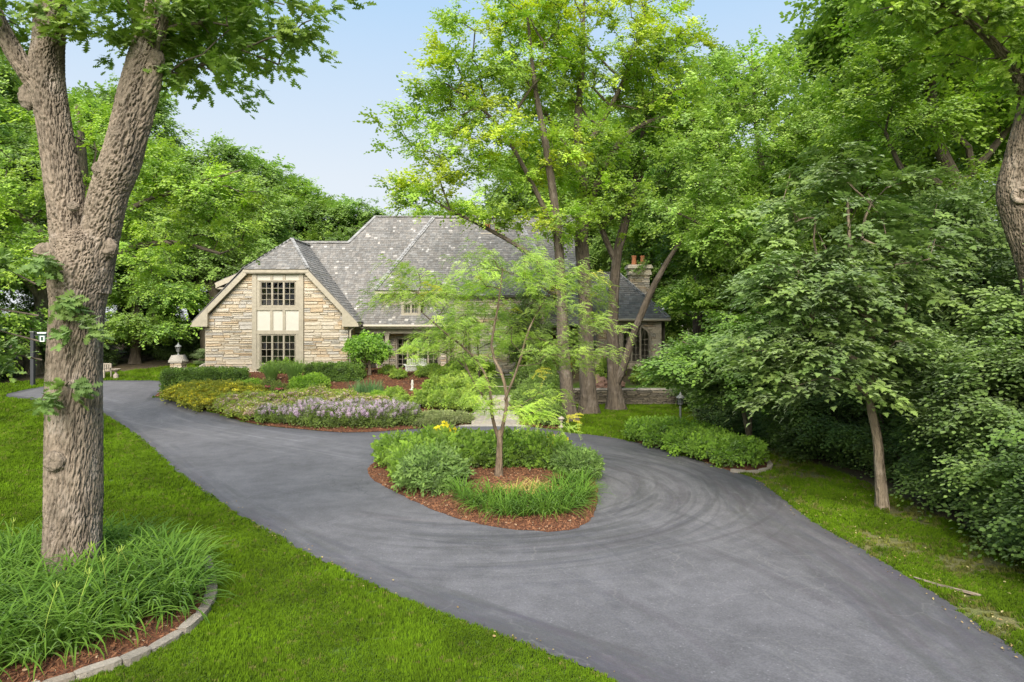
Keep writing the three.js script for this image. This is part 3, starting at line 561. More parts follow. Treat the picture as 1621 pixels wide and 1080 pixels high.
// ---- gable wing
{
  const z = -36, L = -16.2, Rr = -8.6, eave = 4.3, top = 6.95, a = -13.85, b = -10.85, tl = -13.68, tr = -10.98;
  const wl = wallSheet('gable_wall', [[L, 1.0], [Rr, 1.0], [Rr, eave], [b, top], [a, top], [L, eave]], [[-13.3, -11.36, 1.95, 3.55], [-13.3, -11.36, 5.0, 6.35]], z, .2);
  const left = (y) => y < eave ? L : lerp(L, a, (y - eave) / (top - eave)), right = (y) => y < eave ? Rr : lerp(Rr, b, (y - eave) / (top - eave));
  let n = 0; const g = new Geo(); g.color = [1, 1, 1];
  courses(41, 1.05, 6.85, (y0, y1) => cutSpans([[left(y1) + .02, right(y1) - .02]], tl, tr), (x, y, l, h, R) => {
    const m = part(wl, 'stone', stoneShapes[Math.floor(R() * 10)], stoneMats[Math.floor(R() * 10)]); m.position.set(x - HX, y - H0, z - HZ); m.scale.set(l, h, .035 + .04 * R()); n++;
  }, .13, .235, .34, 1.05);
  // timbered panel of windows and stucco
  const t = new Geo(), zf = z + .13;
  const V0 = [[tl, tl + .24], [tr - .24, tr]]; for (const [p, q] of V0) t.box(p, q, 1.62, 6.95, z - .02, zf);
  const rails = [[1.72, 1.93, .02], [3.56, 3.76, 0], [4.82, 4.99, 0], [6.36, 6.42, 0], [6.72, 6.95, .01]];
  for (const [p, q, o] of rails) t.box(tl + .24, tr - .24, p, q, z - .02, zf - .015 + o);
  for (const x of [-12.66, -12.0]) { t.box(x - .07, x + .07, 3.76, 4.82, z - .02, zf - .02); t.box(x - .07, x + .07, 6.42, 6.72, z - .02, zf - .02); }
  for (const [y0, y1] of [[1.93, 3.56], [4.99, 6.36]]) { t.box(tl + .24, -13.3, y0, y1, z - .02, zf - .025); t.box(-11.36, tr - .24, y0, y1, z - .02, zf - .025); }
  hpart('timber_frame', t, timber);
  const sill = new Geo(); sill.box(tl - .1, tr + .1, 1.5, 1.62, z, z + .2); hpart('sill', sill, stoneMats[2]);
  for (const [y0, y1] of [[3.76, 4.82], [6.42, 6.72]]) [[-13.44, -12.73], [-12.59, -12.07], [-11.93, -11.22]].forEach(([p, q]) => { const s = new Geo(); s.box(p, q, y0, y1, z - .01, z + .06); hpart('stucco_panel', s, stucco); });
  windowUnit(-13.3, -11.36, 1.95, 3.55, z + .05, 3, 2, 4); windowUnit(-13.3, -11.36, 5.0, 6.35, z + .05, 3, 2, 4);
  // side wall toward the porch
  wallSideRight(Rr, -36.0, -41.5, 1.0, 4.3);
  stoneFill(43, 'side_stonework', 1.05, 4.25, () => [[36.02, 42.5]], (s, y, o) => [Rr + o, y, -s], .25, .8, .1, .2);
  // roof: half-hipped gable with kicked eaves
  const zo = -35.72, apex = [-12.4, 8.86, -38.4], hl = [-14.05, 6.98, zo], hr = [-10.7, 6.98, zo], el = [-16.75, 4.22, zo], er = [-8.1, 4.22, zo];
  roof('gable_roof_front', [hl, hr, apex], .2, .2, 3);
  roof('gable_roof_right', [er, [-8.1, 4.22, -44.5], [-12.4, 8.86, -44.5], apex, hr], .2, .2, 4);
  roof('gable_roof_left', [[-16.75, 4.22, -44.5], el, hl, apex, [-12.4, 8.86, -44.5]], .2, .2, 5);
  capLine(hl, apex, .2); capLine(hr, apex, .2); capLine(apex, [-12.4, 8.86, -44.3], .2);
  const f = new Geo(), zz = zo + .02, ln = (p, q, w, h, dz = 0) => f.bar(V(p[0], p[1], zz - .06 + dz), V(q[0], q[1], zz - .06 + dz), .09, h);
  ln([-14.0, 6.8], [-16.35, 4.42], 0, .25); ln([-10.75, 6.8], [-8.5, 4.42], 0, .25);
  f.box(-14.1, -10.65, 6.79, 6.94, zz - .12, zz); 
  f.face([[-8.9, 4.02, zz], [-8.05, 4.02, zz], [-8.12, 4.2, zz], [-8.9, 5.02, zz]]); f.face([[-16.8, 4.02, zz], [-15.95, 4.02, zz], [-15.95, 4.98, zz], [-16.73, 4.2, zz]]);
  f.box(-8.9, -8.02, 3.96, 4.03, -36.2, zz + .03); f.box(-16.83, -15.95, 3.96, 4.03, -36.2, zz + .03); f.box(-8.9, -8.84, 4.03, 4.9, -36.05, zz - .003); f.box(-16.0, -15.95, 4.03, 4.9, -36.05, zz - .003);
  f.box(-8.14, -8.06, 4.03, 4.16, -39, zz - .002);
  hpart('bargeboard', f, timber);
  const so = new Geo(); so.face([[-14.0, 6.7, zo], [-14.0, 6.7, -36.0], [-16.3, 4.3, -36.0], [-16.3, 4.3, zo]]); so.face([[-10.75, 6.7, -36.0], [-10.75, 6.7, zo], [-8.5, 4.3, zo], [-8.5, 4.3, -36.0]]); so.box(-14.0, -10.75, 6.75, 6.79, -36.0, zo - .01); hpart('soffit', so, timber);
  const bk = new Geo(); bk.box(L, L + .2, 1, 4.3, -44.4, -36.2); hpart('wing_side_wall', bk, mortar);
  // a dormer on the far slope, only its eave shows past the gable
  roof('dormer_roof', [[-16.1, 6.35, -37.2], [-13.2, 7.6, -37.2], [-13.2, 7.6, -40.5], [-16.1, 6.35, -40.5]], .2, .2, 6);
  const dm = new Geo(); dm.bar(V(-16.15, 6.2, -37.18), V(-14.2, 7.02, -37.18), .08, .26); dm.box(-16.12, -13.6, 6.0, 6.1, -40.4, -37.22); dm.box(-16.15, -16.08, 6.05, 6.3, -40.4, -37.16); hpart('dormer_fascia', dm, timber);
  const dw = new Geo(); dw.box(-15.6, -13.2, 4.9, 6.0, -40.3, -37.5); hpart('dormer_wall', dw, mortar);
  // downpipe at the inside corner
  const dp = new Geo(); dp.tube([[-8.28, 4.1, -36.02, .045], [-8.3, 3.95, -36.0, .045], [-8.52, 3.75, -35.92, .045], [-8.52, 1.2, -35.92, .045]], 8); hpart('downpipe', dp, gutterMat);
}
function wallSideRight(x, z0, z1, y0, y1) { const g = new Geo(); g.box(x - .25, x, y0, y1, z1, z0); return hpart('side_wall', g, mortar); }
// ---- main range: roof, porch, middle block
{
  ahead = 1.9;
  const plane = (d) => 4.13 + (d - 38.8), e = 38.7, pt = (x, d, h = 0) => [x, plane(d) + h, -d];
  roof('main_roof', [pt(-14.3, e), pt(4.4, e), pt(4.4, 45.6), pt(-8.75, 45.6), pt(-10.05, 43.7), pt(-13.2, 43.7)], .17, .175, 8, .035);
  const back = new Geo(); back.face([pt(4.4, 45.6), pt(-8.75, 45.6), [-8.6, 4, -53], [4.4, 4, -53]]); back.face([pt(-8.75, 45.6), pt(-10.05, 43.7), [-10, 4, -50], [-8.6, 4, -53]]); back.face([pt(-10.05, 43.7), pt(-13.2, 43.7), [-13.4, 4, -50], [-10, 4, -50]]); back.face([pt(-13.2, 43.7), pt(-14.3, e), [-13.4, 4, -50]]);
  hpart('rear_roof', back, shingleMatPlain()); capLine(pt(-8.75, 45.6), pt(4.3, 45.6)); capLine(pt(-10.05, 43.7), pt(-8.75, 45.6)); capLine(pt(-13.2, 43.7), pt(-10.05, 43.7)); capLine(pt(-14.2, 39.8), pt(-13.2, 43.7));
  const gu = new Geo(); gu.tube([[-8.0, 3.99, -38.6, .075], [-2.8, 3.99, -38.6, .075]], 10); gu.box(-8.4, -2.6, 3.86, 3.94, -39.9, -38.66); hpart('gutter', gu, gutterMat);
  const beam = new Geo(); beam.box(-8.55, -2.9, 3.58, 3.855, -39.32, -39.08); hpart('porch_beam', beam, timber);
  const col = new Geo(); for (const y of [[1.5, 3.58, .1], [1.42, 1.56, .14], [3.46, 3.57, .13]]) col.box(-6.82 - y[2], -6.82 + y[2], y[0], y[1], -39.2 - y[2], -39.2 + y[2]); hpart('porch_column', col, timber);
  const col2 = new Geo(); for (const y of [[1.5, 3.58, .1], [1.42, 1.56, .14], [3.46, 3.57, .13]]) col2.box(-3.5 - y[2], -3.5 + y[2], y[0], y[1], -39.2 - y[2], -39.2 + y[2]); hpart('porch_column', col2, timber);
  // recess beside the wing, then the wall with garden doors
  wallSheet('recess_wall', [[-8.6, 1], [-7.3, 1], [-7.3, 4.1], [-8.6, 4.1]], [[-8.5, -7.62, 1.55, 3.3]], -42.4, .2); windowUnit(-8.5, -7.62, 1.55, 3.3, -42.42, 2, 2, 4);
  stoneFill(51, 'recess_stonework', 1.1, 4.1, () => [[-8.6, -7.3]], (x, y, o) => [x, y, -42.4 + o * (y > 1.5 && y < 3.35 && x > -8.6 && x < -7.6 ? -3 : 1)], .25, .8, .1, .2);
  wallSheet('porch_wall', [[-7.6, 1], [-2.9, 1], [-2.9, 4.3], [-7.6, 4.3]], [[-6.45, -4.05, 1.5, 3.3]], -40, .25);
  stoneFill(52, 'porch_stonework', 1.1, 4.2, (y0, y1) => y1 > 1.45 && y0 < 3.35 ? [[-7.6, -6.5], [-4.0, -2.9]] : [[-7.6, -2.9]], (x, y, o) => [x, y, -40 + o], .25, .8, .1, .2);
  const ret = new Geo(); ret.box(-7.6, -7.4, 1, 4.2, -42.4, -40.25); hpart('recess_return', ret, mortar);
  windowUnit(-6.45, -4.05, 1.5, 3.3, -39.97, 4, 2, 6);
  const ceil = new Geo(); ceil.box(-8.6, -2.9, 4.2, 4.26, -42.4, -38.95); hpart('porch_ceiling', ceil, timber);
  // terrace in front of the porch: two stone treads
  const te = new Geo(); te.box(-7.3, -2.6, 1.0, 1.42, -40, -38.1); hpart('terrace', te, stoneMats[2]);
  const s1 = new Geo(); s1.box(-7.2, -2.7, .95, 1.28, -38.1, -37.72); hpart('terrace_step', s1, stoneMats[5]);
  const lw = new Geo(); lw.box(-8.5, -6.0, .9, 1.32, -37.7, -37.35); hpart('terrace_step', lw, stoneMats[0]);
  // middle block with its own hipped roof, stucco wall and window rising through the main roof
  const ea = 5.95, er = [[-7.5, ea, -39.25], [2.7, ea, -39.25]], ridge = [[-4.88, 10.7, -44.5], [.2, 10.7, -44.5]];
  roof('middle_roof', [er[0], er[1], ridge[1], ridge[0]], .17, .175, 9, .02); roof('middle_roof_side', [[-7.5, ea, -46], er[0], ridge[0], [-4.88, 10.7, -46]], .17, .175, 10); roof('middle_roof_right', [er[1], [2.7, ea, -46], [.2, 10.7, -46], ridge[1]], .17, .175, 12);
  capLine(er[0], ridge[0], .3); capLine(er[1], ridge[1], .3); capLine(ridge[0], ridge[1], .3);
  const fa = new Geo(); fa.box(-7.52, 2.72, 5.76, 5.88, -39.37, -39.23); fa.box(-7.51, -7.4, 5.76, 5.88, -42, -39.37); fa.box(-7.39, 2.6, 5.72, 5.76, -39.85, -39.37); hpart('middle_fascia', fa, timber);
  const st = new Geo(); st.box(-7.15, 2.3, 4.3, 5.74, -46, -39.85); hpart('stucco_wall', st, stucco);
  const tb = new Geo(); for (const x of [-7.07, -6.4, -5.6, -4.6, -3.6]) tb.box(x - .08, x + .08, 4.3, 5.73, -39.85, -39.78); tb.box(-7.15, -3.4, 5.14, 5.24, -39.85, -39.785); hpart('stucco_timber', tb, timber);
  windowUnit(-5.95, -5.1, 4.62, 5.2, -39.25, 2, 2, 2, timber, 0, .35); const ds = new Geo(); ds.box(-6.05, -5.0, 4.5, 4.62, -39.85, -39.19); ds.box(-6.05, -5.0, 5.2, 5.3, -39.85, -39.19); ds.box(-6.05, -5.96, 4.62, 5.2, -39.85, -39.21); ds.box(-5.09, -5.0, 4.62, 5.2, -39.85, -39.21); hpart('window_surround', ds, timber);
  // stone bay under it with tall casements
  wallSheet('bay_wall', [[-3.1, 1], [1.75, 1], [1.75, 5.65], [-3.1, 5.65]], [[-2.66, -2.14, 1.95, 3.85], [-.2, .6, 1.95, 3.85]], -38.6, .25);
  stoneFill(53, 'bay_stonework', 1.1, 5.6, (y0, y1) => y1 > 1.92 && y0 < 3.9 ? [[-3.1, -2.7], [-2.1, -.24], [.64, 1.75]] : [[-3.1, 1.75]], (x, y, o) => [x, y, -38.6 + o], .3, .9, .11, .22);
  const belt = new Geo(); belt.box(-2.0, -.5, 4.62, 4.76, -38.6, -38.38); belt.box(-2.1, -.4, 4.76, 4.84, -38.6, -38.34); hpart('stone_belt', belt, stoneMats[5]);
  windowUnit(-2.66, -2.14, 1.95, 3.85, -38.64, 1, 2, 6); windowUnit(-.2, .6, 1.95, 3.85, -38.64, 1, 2, 6);
  const sd = new Geo(); sd.box(-3.1, -2.9, 1, 5.6, -40, -38.85); sd.box(1.55, 1.75, 1, 5.6, -41.5, -38.85); hpart('bay_return', sd, mortar);
  roof('bay_roof', [[-3.4, 5.62, -38.2], [2.05, 5.62, -38.2], [2.05, 6.3, -39.7], [-3.4, 6.3, -39.7]], .17, .175, 13);
  // chimney behind the ridge, only its two clay pots show
  const ch = new Geo(); ch.box(-1.9, -.5, 8.5, 9.6, -44.2, -43.2); hpart('chimney', ch, stoneMats[6]);
  for (const x of [-1.5, -.9]) hpart('chimney_pot', lathe([[.2, 0], [.17, .1], [.15, .55], [.19, .6], [.17, .66], [.1, .66]], 14).translate(x, 9.6, -43.6), terracotta);
}
function shingleMatPlain() { return std(.26, .25, .245, { map: rep(grain, .8) }); }
// ---- entry and right wing
{
  ahead = 0;
  wallSheet('entry_wall', [[1.75, 1], [4.35, 1], [4.35, 4.4], [1.75, 4.4]], [[2.2, 3.3, 1.5, 3.6]], -41.3, .25);
  stoneFill(61, 'entry_stonework', 1.1, 4.3, (y0, y1) => y0 < 3.6 ? [[1.75, 2.15], [3.35, 4.35]] : [[1.75, 4.35]], (x, y, o) => [x, y, -41.3 + o], .25, .8, .1, .2);
  const wood = std(.20, .065, .03, { map: rep(grain, .5, 2), roughness: .45 }), dr = new THREE.Group(); dr.name = 'front_door'; dr.position.set(2.75 - HX, 1.5 - H0, -41.32 - HZ); house.add(dr);
  const dg = new Geo(); dg.box(-.55, .55, 0, 2.1, -.05, 0); part(dr, 'door_leaf', dg.build(), wood);
  for (const x of [-.26, .26]) for (const y of [[.15, .8], [.95, 1.9]]) { const p = new Geo(); p.box(x - .19, x + .19, y[0], y[1], 0, .025); part(dr, 'door_panel', p.build(), wood); }
  part(dr, 'handle', new THREE.TorusGeometry(.05, .012, 6, 14).translate(.05, 1.0, .04), std(.3, .22, .1, { metalness: 1, roughness: .35 }));
  for (let k = 0; k < 3; k++) { const s = new Geo(); s.box(1.5 - .1 * k, 4.2 + .0 * k, 1.0, 1.49 - .15 * k - .0, -41.3 + .5 * 0 - 0, -40.5 + .42 * k); if (!k) hpart('entry_landing', s, stoneMats[5]); else { const q = new Geo(); q.box(1.5 - .1 * k, 4.2, .9, 1.49 - .15 * k, -40.5 + .42 * (k - 1), -40.5 + .42 * k); hpart('entry_step', q, stoneMats[k === 1 ? 2 : 0]); } }
  const z = -39.5, ar = (x) => 3.95 - .55 * ((x - 7.25) / .85) ** 2;
  // right wing wall with a segmental-arched window
  const s = new THREE.Shape([[4.3, 1], [8.6, 1], [8.6, 4.4], [4.3, 4.4]].map((q) => new THREE.Vector2(...q))), hole = new THREE.Path(); hole.moveTo(6.35, 1.85); hole.lineTo(8.0, 1.85); for (let k = 0; k <= 12; k++) { const x = lerp(8.0, 6.35, k / 12); hole.lineTo(x, 4.02 - .5 * (2 * (x - 7.175) / 1.65) ** 2); } hole.lineTo(6.35, 1.85); s.holes.push(hole);
  const h2 = new THREE.Path([[4.5, 1.9], [4.95, 1.9], [4.95, 3.5], [4.5, 3.5]].map((q) => new THREE.Vector2(...q))); s.holes.push(h2);
  hpart('right_wall', new THREE.ExtrudeGeometry(s, { depth: .25, bevelEnabled: false }).translate(0, 0, z - .25), mortar); void ar;
  stoneFill(62, 'right_stonework', 1.05, 4.35, (y0, y1) => { let l = [[4.32, 8.58]]; if (y1 > 1.85 && y0 < 4.02) { const w = y1 < 3.5 ? .86 : .86 * Math.sqrt(Math.max(0, (4.06 - y0) / .56)); l = cutSpans(l, 7.175 - Math.min(.86, w) - .02, 7.175 + Math.min(.86, w) + .02); } if (y1 > 1.85 && y0 < 3.55) l = cutSpans(l, 4.45, 5.0); return l; }, (x, y, o) => [x, y, z + o], .3, .9, .11, .22);
  windowUnit(6.35, 8.0, 1.85, 4.02, z + .03, 3, 2, 5, timber, .5); windowUnit(4.5, 4.95, 1.9, 3.5, z + .03, 1, 2, 5);
  const tr = new Geo(); // intersecting tracery bars in the arch
  for (const c of [6.64, 7.175, 7.71]) for (const q of [-1, 1]) { let last = null; for (let k = 0; k <= 5; k++) { const y = 3.25 + .13 * k, x = c + q * (.2 - .2 * (k / 5) ** 2 - .0), lim = 4.0 - .5 * (2 * (x - 7.175) / 1.65) ** 2; const p = V(x, Math.min(y, lim), z + .02); if (last) tr.bar(last, p, .02, .02, V(0, 0, 1)); last = p; } } hpart('arch_tracery', tr, timber);
  const qn = []; for (let k = 0; k < 9; k++) { const q = new Geo(), w = k % 2 ? .5 : .3; q.box(8.62 - w, 8.64, 1.1 + k * .35, 1.1 + k * .35 + .33, z - (k % 2 ? .3 : .5), z + .085); hpart('quoin', q, stoneMats[[2, 5, 0, 9][k % 4]]); qn.push(q); }
  const sw = new Geo(); sw.box(8.35, 8.6, 1, 4.4, -47, z - .25); hpart('right_side_wall', sw, mortar);
  stoneFill(63, 'right_side_stonework', 1.05, 4.35, () => [[39.9, 47]], (d, y, o) => [8.6 + o, y, -d], .3, .9, .11, .22);
  const ev = 4.42, A = [3.9, ev, -39.0], B = [8.98, ev, -39.0], C = [6.7, 7.3, -43.2], D = [3.2, 7.3, -43.2];
  roof('right_roof', [A, B, C, D], .26, .24, 14); roof('right_roof_end', [B, [8.98, ev, -47.4], C], .26, .24, 15); capLine(B, C, .26); capLine(D, C, .26);
  const rb = new Geo(); rb.face([C, D, [3.2, ev, -47.4], [8.98, ev, -47.4]]); hpart('right_rear_roof', rb, shingleMatPlain());
  const gu = new Geo(); gu.tube([[3.9, 4.33, -38.93, .08], [9.05, 4.33, -38.93, .08]], 10); gu.box(4.0, 8.95, 4.24, 4.32, -39.5, -38.98); hpart('gutter', gu, gutterMat);
  const wbr = new Geo(); roof('entry_roof', [[1.7, 4.42, -40.2], [4.2, 4.42, -40.2], [4.2, 7.3, -43.4], [1.7, 7.3, -43.4]], .2, .2, 16); void wbr;
  // big chimney with a stepped cap
  const cx = 8.15, cd = -43.9, g = new Geo(); g.box(cx - .62, cx + .62, 3, 7.25, cd - .45, cd + .45); hpart('chimney', g, mortar);
  stoneFill(64, 'chimney_stonework', 4.2, 7.2, () => [[cx - .62, cx + .62]], (x, y, o) => [x, y, cd + .45 + o], .25, .6, .1, .2); stoneFill(65, 'chimney_stonework', 4.2, 7.2, () => [[-cd - .45, -cd + .45]], (d, y, o) => [cx - .62 - o, y, -d], .25, .5, .1, .2);
  for (const [w, y0, y1] of [[.74, 7.2, 7.36], [.7, 7.36, 7.62], [.8, 7.62, 7.78], [.72, 7.78, 7.86]]) { const q = new Geo(); q.box(cx - w, cx + w, y0, y1, cd - w * .75, cd + w * .75); hpart('chimney_cap', q, stoneMats[y0 > 7.3 && y0 < 7.5 ? 6 : 5]); }
  for (const x of [-.3, .25]) hpart('chimney_pot', lathe([[.19, 0], [.16, .1], [.14, .5], [.18, .55], [.16, .6], [.1, .6]], 14).translate(cx + x, 7.86, cd), terracotta);
}
// ------------------------------------------------------------------ the foreground oak
const oakLeaf = leafMat({ roughness: .85 });
{
  const bark = std(.325, .27, .22, { map: rep(barkTint, .6, .3), roughness: 1, bumpMap: rep(barkBump, 2.2, 1.1), bumpScale: .02 });
  const ch = [
    [[-.02, -.1, 0, 0.437], [0, 1.2, 0, 0.409], [.02, 2.87, 0, 0.393], [.07, 4.3, 0, 0.395], [.12, 5.05, 0, .47], [.17, 5.45, 0, .44], [.2, 5.75, 0, .22]],
    [[.0, 4.7, 0, 0.304], [-.04, 5.6, 0, 0.304], [-.12, 6.2, 0, 0.274], [-.28, 7.4, .05, 0.247], [-.4, 8.2, .05, 0.258], [-.38, 8.8, .02, 0.236], [-.36, 9.5, 0, 0.220], [-.5, 11.5, -.3, 0.182], [-.3, 14, -.6, 0.114]],
    [[.3, 4.7, 0, 0.274], [.45, 5.7, 0, 0.296], [.62, 6.3, .05, 0.289], [.82, 6.8, .08, 0.304], [1.02, 7.6, .1, 0.281], [1.2, 8.4, .1, 0.243], [1.35, 9.0, .05, 0.198], [1.4, 9.5, 0, 0.175], [1.7, 11.5, -.2, 0.129], [2.4, 13.5, -.6, 0.084]],
    [[-.42, 7.85, .1, 0.152], [-.75, 8.4, .2, 0.144], [-1.05, 9.0, .25, 0.137], [-1.5, 10.2, .3, 0.114], [-2.4, 12, .2, 0.076]],
    [[.7, 6.0, 0, .07], [.96, 6.7, .06, .13], [1.2, 7.5, .12, .16], [1.38, 8.2, .15, .155], [1.4, 8.42, .15, .1]],
  ];
  ch[1].path = ch[2].path = 6; ch[3].path = 9; ch[4].path = 9;
  const t = tree({ name: 'oak_tree', label: 'massive forked oak trunk in the left foreground rising from daylilies', x: -7.12, d: 11.06, seed: 7, chains: ch, fine: true, bark, bare: 7.2, n: 140, per: 4, spread: .65, size: .92, flat: .15, level: .4,
    geo: GEO.oak, leaf: oakLeaf, colors: [[.12, .2, .035], [.10, .175, .03], [.15, .235, .04]],
    lobes: [[1.9, 9.4, -.2, 1.6, .8, 1.3, 3.6], [2.9, 9.3, -.6, 1.2, .6, 1, 1.8], [.6, 9.2, .3, 1.1, .7, 1, 2], [-1.6, 9.3, .3, 1.2, .7, 1.1, 1.8], [0, 12.8, -.5, 5, 2.2, 4.5, 4], [1.9, 8.6, -.2, .8, .5, .7, .8]] });
  // healed burls where limbs were lost
  for (const [x, y, z, r, s] of [[-.04, 2.02, .39, .17, 1], [-.37, 5.3, .1, .2, .9], [.6, 5.4, .1, .19, .9], [-.62, 7.82, .12, .18, 1.2], [.6, 6.62, .3, .11, 1], [.9, 7.2, .32, .12, 1], [1.42, 8.38, .2, .17, 1], [.2, 6.02, .3, .1, .8]]) {
    const g = new THREE.SphereGeometry(r, 40, 30), p = g.attributes.position, q = V(0, 0, 0);
    for (let k = 0; k < p.count; k++) { q.fromBufferAttribute(p, k); const u = q.clone().normalize(), w = 1 + .10 * N3(u.x * 2 + x * 9, u.y * 2, u.z * 2) + .04 * N3(u.x * 6, u.y * 3.5 + y, u.z * 6) - .07 * Math.exp(-((N3(u.x * 5, u.y * 5, u.z * 5 + y) / .25) ** 2)) - .35 * Math.exp(-((1 - u.z) / .05)); p.setXYZ(k, x + q.x * w, y + q.y * w * s, z + q.z * w * .55); }
    g.computeVertexNormals(); part(t, 'burl', g, bark);
  }
  // leafy shoots low on the trunk
  const R = rng(71), J = (k) => (R() - .5) * 2 * k, items = [], tw = new Geo();
  for (const [x0, y0, z0, x1, y1, z1, n, sp] of [[-.35, 3.9, .3, -1.25, 4.15, .9, 26, .34], [-.3, 3.6, .3, -.85, 3.75, 1.0, 16, .26], [.1, 4.5, .35, .15, 4.55, .6, 5, .14], [.3, 4.1, .3, .45, 4.12, .55, 6, .14], [.1, 3.2, .35, .4, 3.25, .6, 5, .12], [-.1, 3.05, .45, -.05, 3.0, .7, 5, .1], [.1, 5.0, .5, .0, 5.15, .75, 6, .12], [-.4, 4.8, .3, -1.1, 5.2, .8, 14, .3], [-.35, 4.3, .3, -1.6, 4.5, 1.2, 20, .35]]) {
    tw.tube([[x0, y0, z0, .016], [(x0 + x1) / 2, (y0 + y1) / 2 + .06, (z0 + z1) / 2, .012], [x1, y1, z1, .005]], 5);
    for (let k = 0; k < n; k++) { const f = .45 + .6 * R(), c = [[.085, .15, .045], [.065, .125, .04]][k % 2], u = .8 + .5 * R(); items.push([V(lerp(x0, x1, f) + J(sp), lerp(y0, y1, f) + J(sp * .7), lerp(z0, z1, f) + J(sp * .6)), V(x1 - x0 + J(.6), J(.3) - .15, z1 - z0 + J(.6)), .6 + .35 * R(), c.map((q) => q * u), J(.6)]); }
  }
  part(t, 'shoots', tw.build(), bark); t.add(foliage('shoot_leaves', GEO.oak, oakLeaf, items));
}
// ------------------------------------------------------------------ three oaks before the house
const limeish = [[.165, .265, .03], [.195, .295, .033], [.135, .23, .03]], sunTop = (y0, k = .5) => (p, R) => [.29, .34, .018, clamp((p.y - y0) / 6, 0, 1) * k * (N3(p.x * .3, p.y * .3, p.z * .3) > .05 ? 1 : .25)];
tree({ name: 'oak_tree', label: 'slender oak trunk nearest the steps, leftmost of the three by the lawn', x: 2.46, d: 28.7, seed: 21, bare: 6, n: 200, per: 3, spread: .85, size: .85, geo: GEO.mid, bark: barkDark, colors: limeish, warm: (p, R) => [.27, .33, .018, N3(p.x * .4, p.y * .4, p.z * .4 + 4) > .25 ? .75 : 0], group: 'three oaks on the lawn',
  chains: [[[0, 0, 0, .31], [-.15, 1.5, 0, .27], [-.3, 3, 0, .25], [-.38, 5.5, 0, .22], [-.6, 8.5, 0, .19], [-1.0, 11.4, .1, .15], [-1.5, 14.2, 0, .1], [-1.8, 17, 0, .05]], [[-.36, 5.2, 0, .12], [-1.6, 6.9, .3, .10], [-3.4, 8.0, .6, .08], [-5.2, 8.9, .8, .05], [-6.3, 9.6, .8, .02]], [[-.5, 7.6, 0, .13], [-1.6, 10, 0, .1], [-3.2, 12.6, .2, .07], [-5, 14, .2, .03]]],
  lobes: [[-5.6, 9.5, .8, 1.6, .9, 1.1, 1.5], [-3.2, 8.6, .6, 1.2, .5, .8, .6], [-4.8, 13.6, 0, 2.2, 1.8, 2, 3], [-6.2, 12.4, .3, 1.0, 1.5, 1, .9], [-4.4, 10.9, 0, 1.8, .7, 1.5, 1], [-1.8, 11.2, .2, 2.4, 1.4, 2, 2.6], [-2.8, 16, 0, 3, 2.4, 2.5, 4], [-.6, 8.4, .6, 1.3, .7, 1.2, .8]] });
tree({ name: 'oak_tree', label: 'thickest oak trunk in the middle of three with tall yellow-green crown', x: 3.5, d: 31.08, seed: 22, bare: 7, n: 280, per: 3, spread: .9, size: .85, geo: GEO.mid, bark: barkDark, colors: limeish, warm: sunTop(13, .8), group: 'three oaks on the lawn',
  chains: [[[0, 0, 0, .42], [-.1, 2.7, 0, .34], [-.2, 6.2, 0, .31], [-.35, 8, 0, .31], [-.2, 10.2, 0, .25], [-.5, 13, 0, .19], [-.3, 16, 0, .12], [-.2, 19, 0, .05]], [[-.3, 8.4, 0, .2], [.5, 10.8, 0, .16], [1.6, 12.6, .2, .13], [3.2, 13.4, .3, .09], [5, 13.2, .4, .05]], [[-.3, 10.5, 0, .16], [-1.4, 12.8, 0, .12], [-2.8, 15, 0, .08], [-3.6, 17, 0, .04]], [[.1, 12.5, 0, .14], [1.4, 14.8, 0, .1], [2.2, 17, 0, .06]]],
  lobes: [[-2.8, 16, 0, 3.2, 3.2, 3, 5], [.8, 17.8, 0, 3.6, 3.4, 3.4, 6], [3.4, 15.6, .3, 2.8, 2.6, 2.8, 4], [-.5, 12.2, .3, 2.8, 1.6, 2.4, 2.4], [4.6, 13, .4, 1.6, 1.0, 1.4, 1], [-.8, 8.8, .6, 1.7, .8, 1.4, 1], [.9, 9.6, .5, 1.4, .9, 1.3, .9]] });
tree({ name: 'oak_tree', label: 'rightmost of three oaks with one limb leaning out to the right', x: 4.94, d: 32.42, seed: 23, bare: 4.5, n: 220, per: 3, spread: .85, size: .85, geo: GEO.mid, bark: barkDark, colors: [[.11, .20, .03], [.14, .24, .035], [.09, .17, .03]], group: 'three oaks on the lawn',
  chains: [[[0, 0, 0, .38], [-.1, 1.6, 0, .31], [-.15, 3, 0, .29], [-.1, 5.6, 0, .26], [.1, 7.6, 0, .23], [.5, 9.2, 0, .2], [1.0, 11.5, 0, .14], [1.4, 14, 0, .07]], [[.02, 1.3, .1, .2], [.35, 2.2, .2, .2], [.85, 3.8, .25, .18], [1.6, 5.6, .3, .16], [2.4, 7.1, .35, .12], [3.4, 8.6, .3, .08]], [[0, 7.0, 0, .16], [-.8, 9, 0, .13], [-1.4, 11.4, 0, .08]]],
  lobes: [[3.2, 9.0, .3, 1.6, 1.0, 1.6, 1.4], [2.4, 11.5, 0, 2.8, 2.2, 2.4, 3.4], [3.4, 15, 0, 2.8, 2.6, 2.6, 3.4], [-.6, 11.6, 0, 1.8, 1.5, 1.6, 1.4]] });
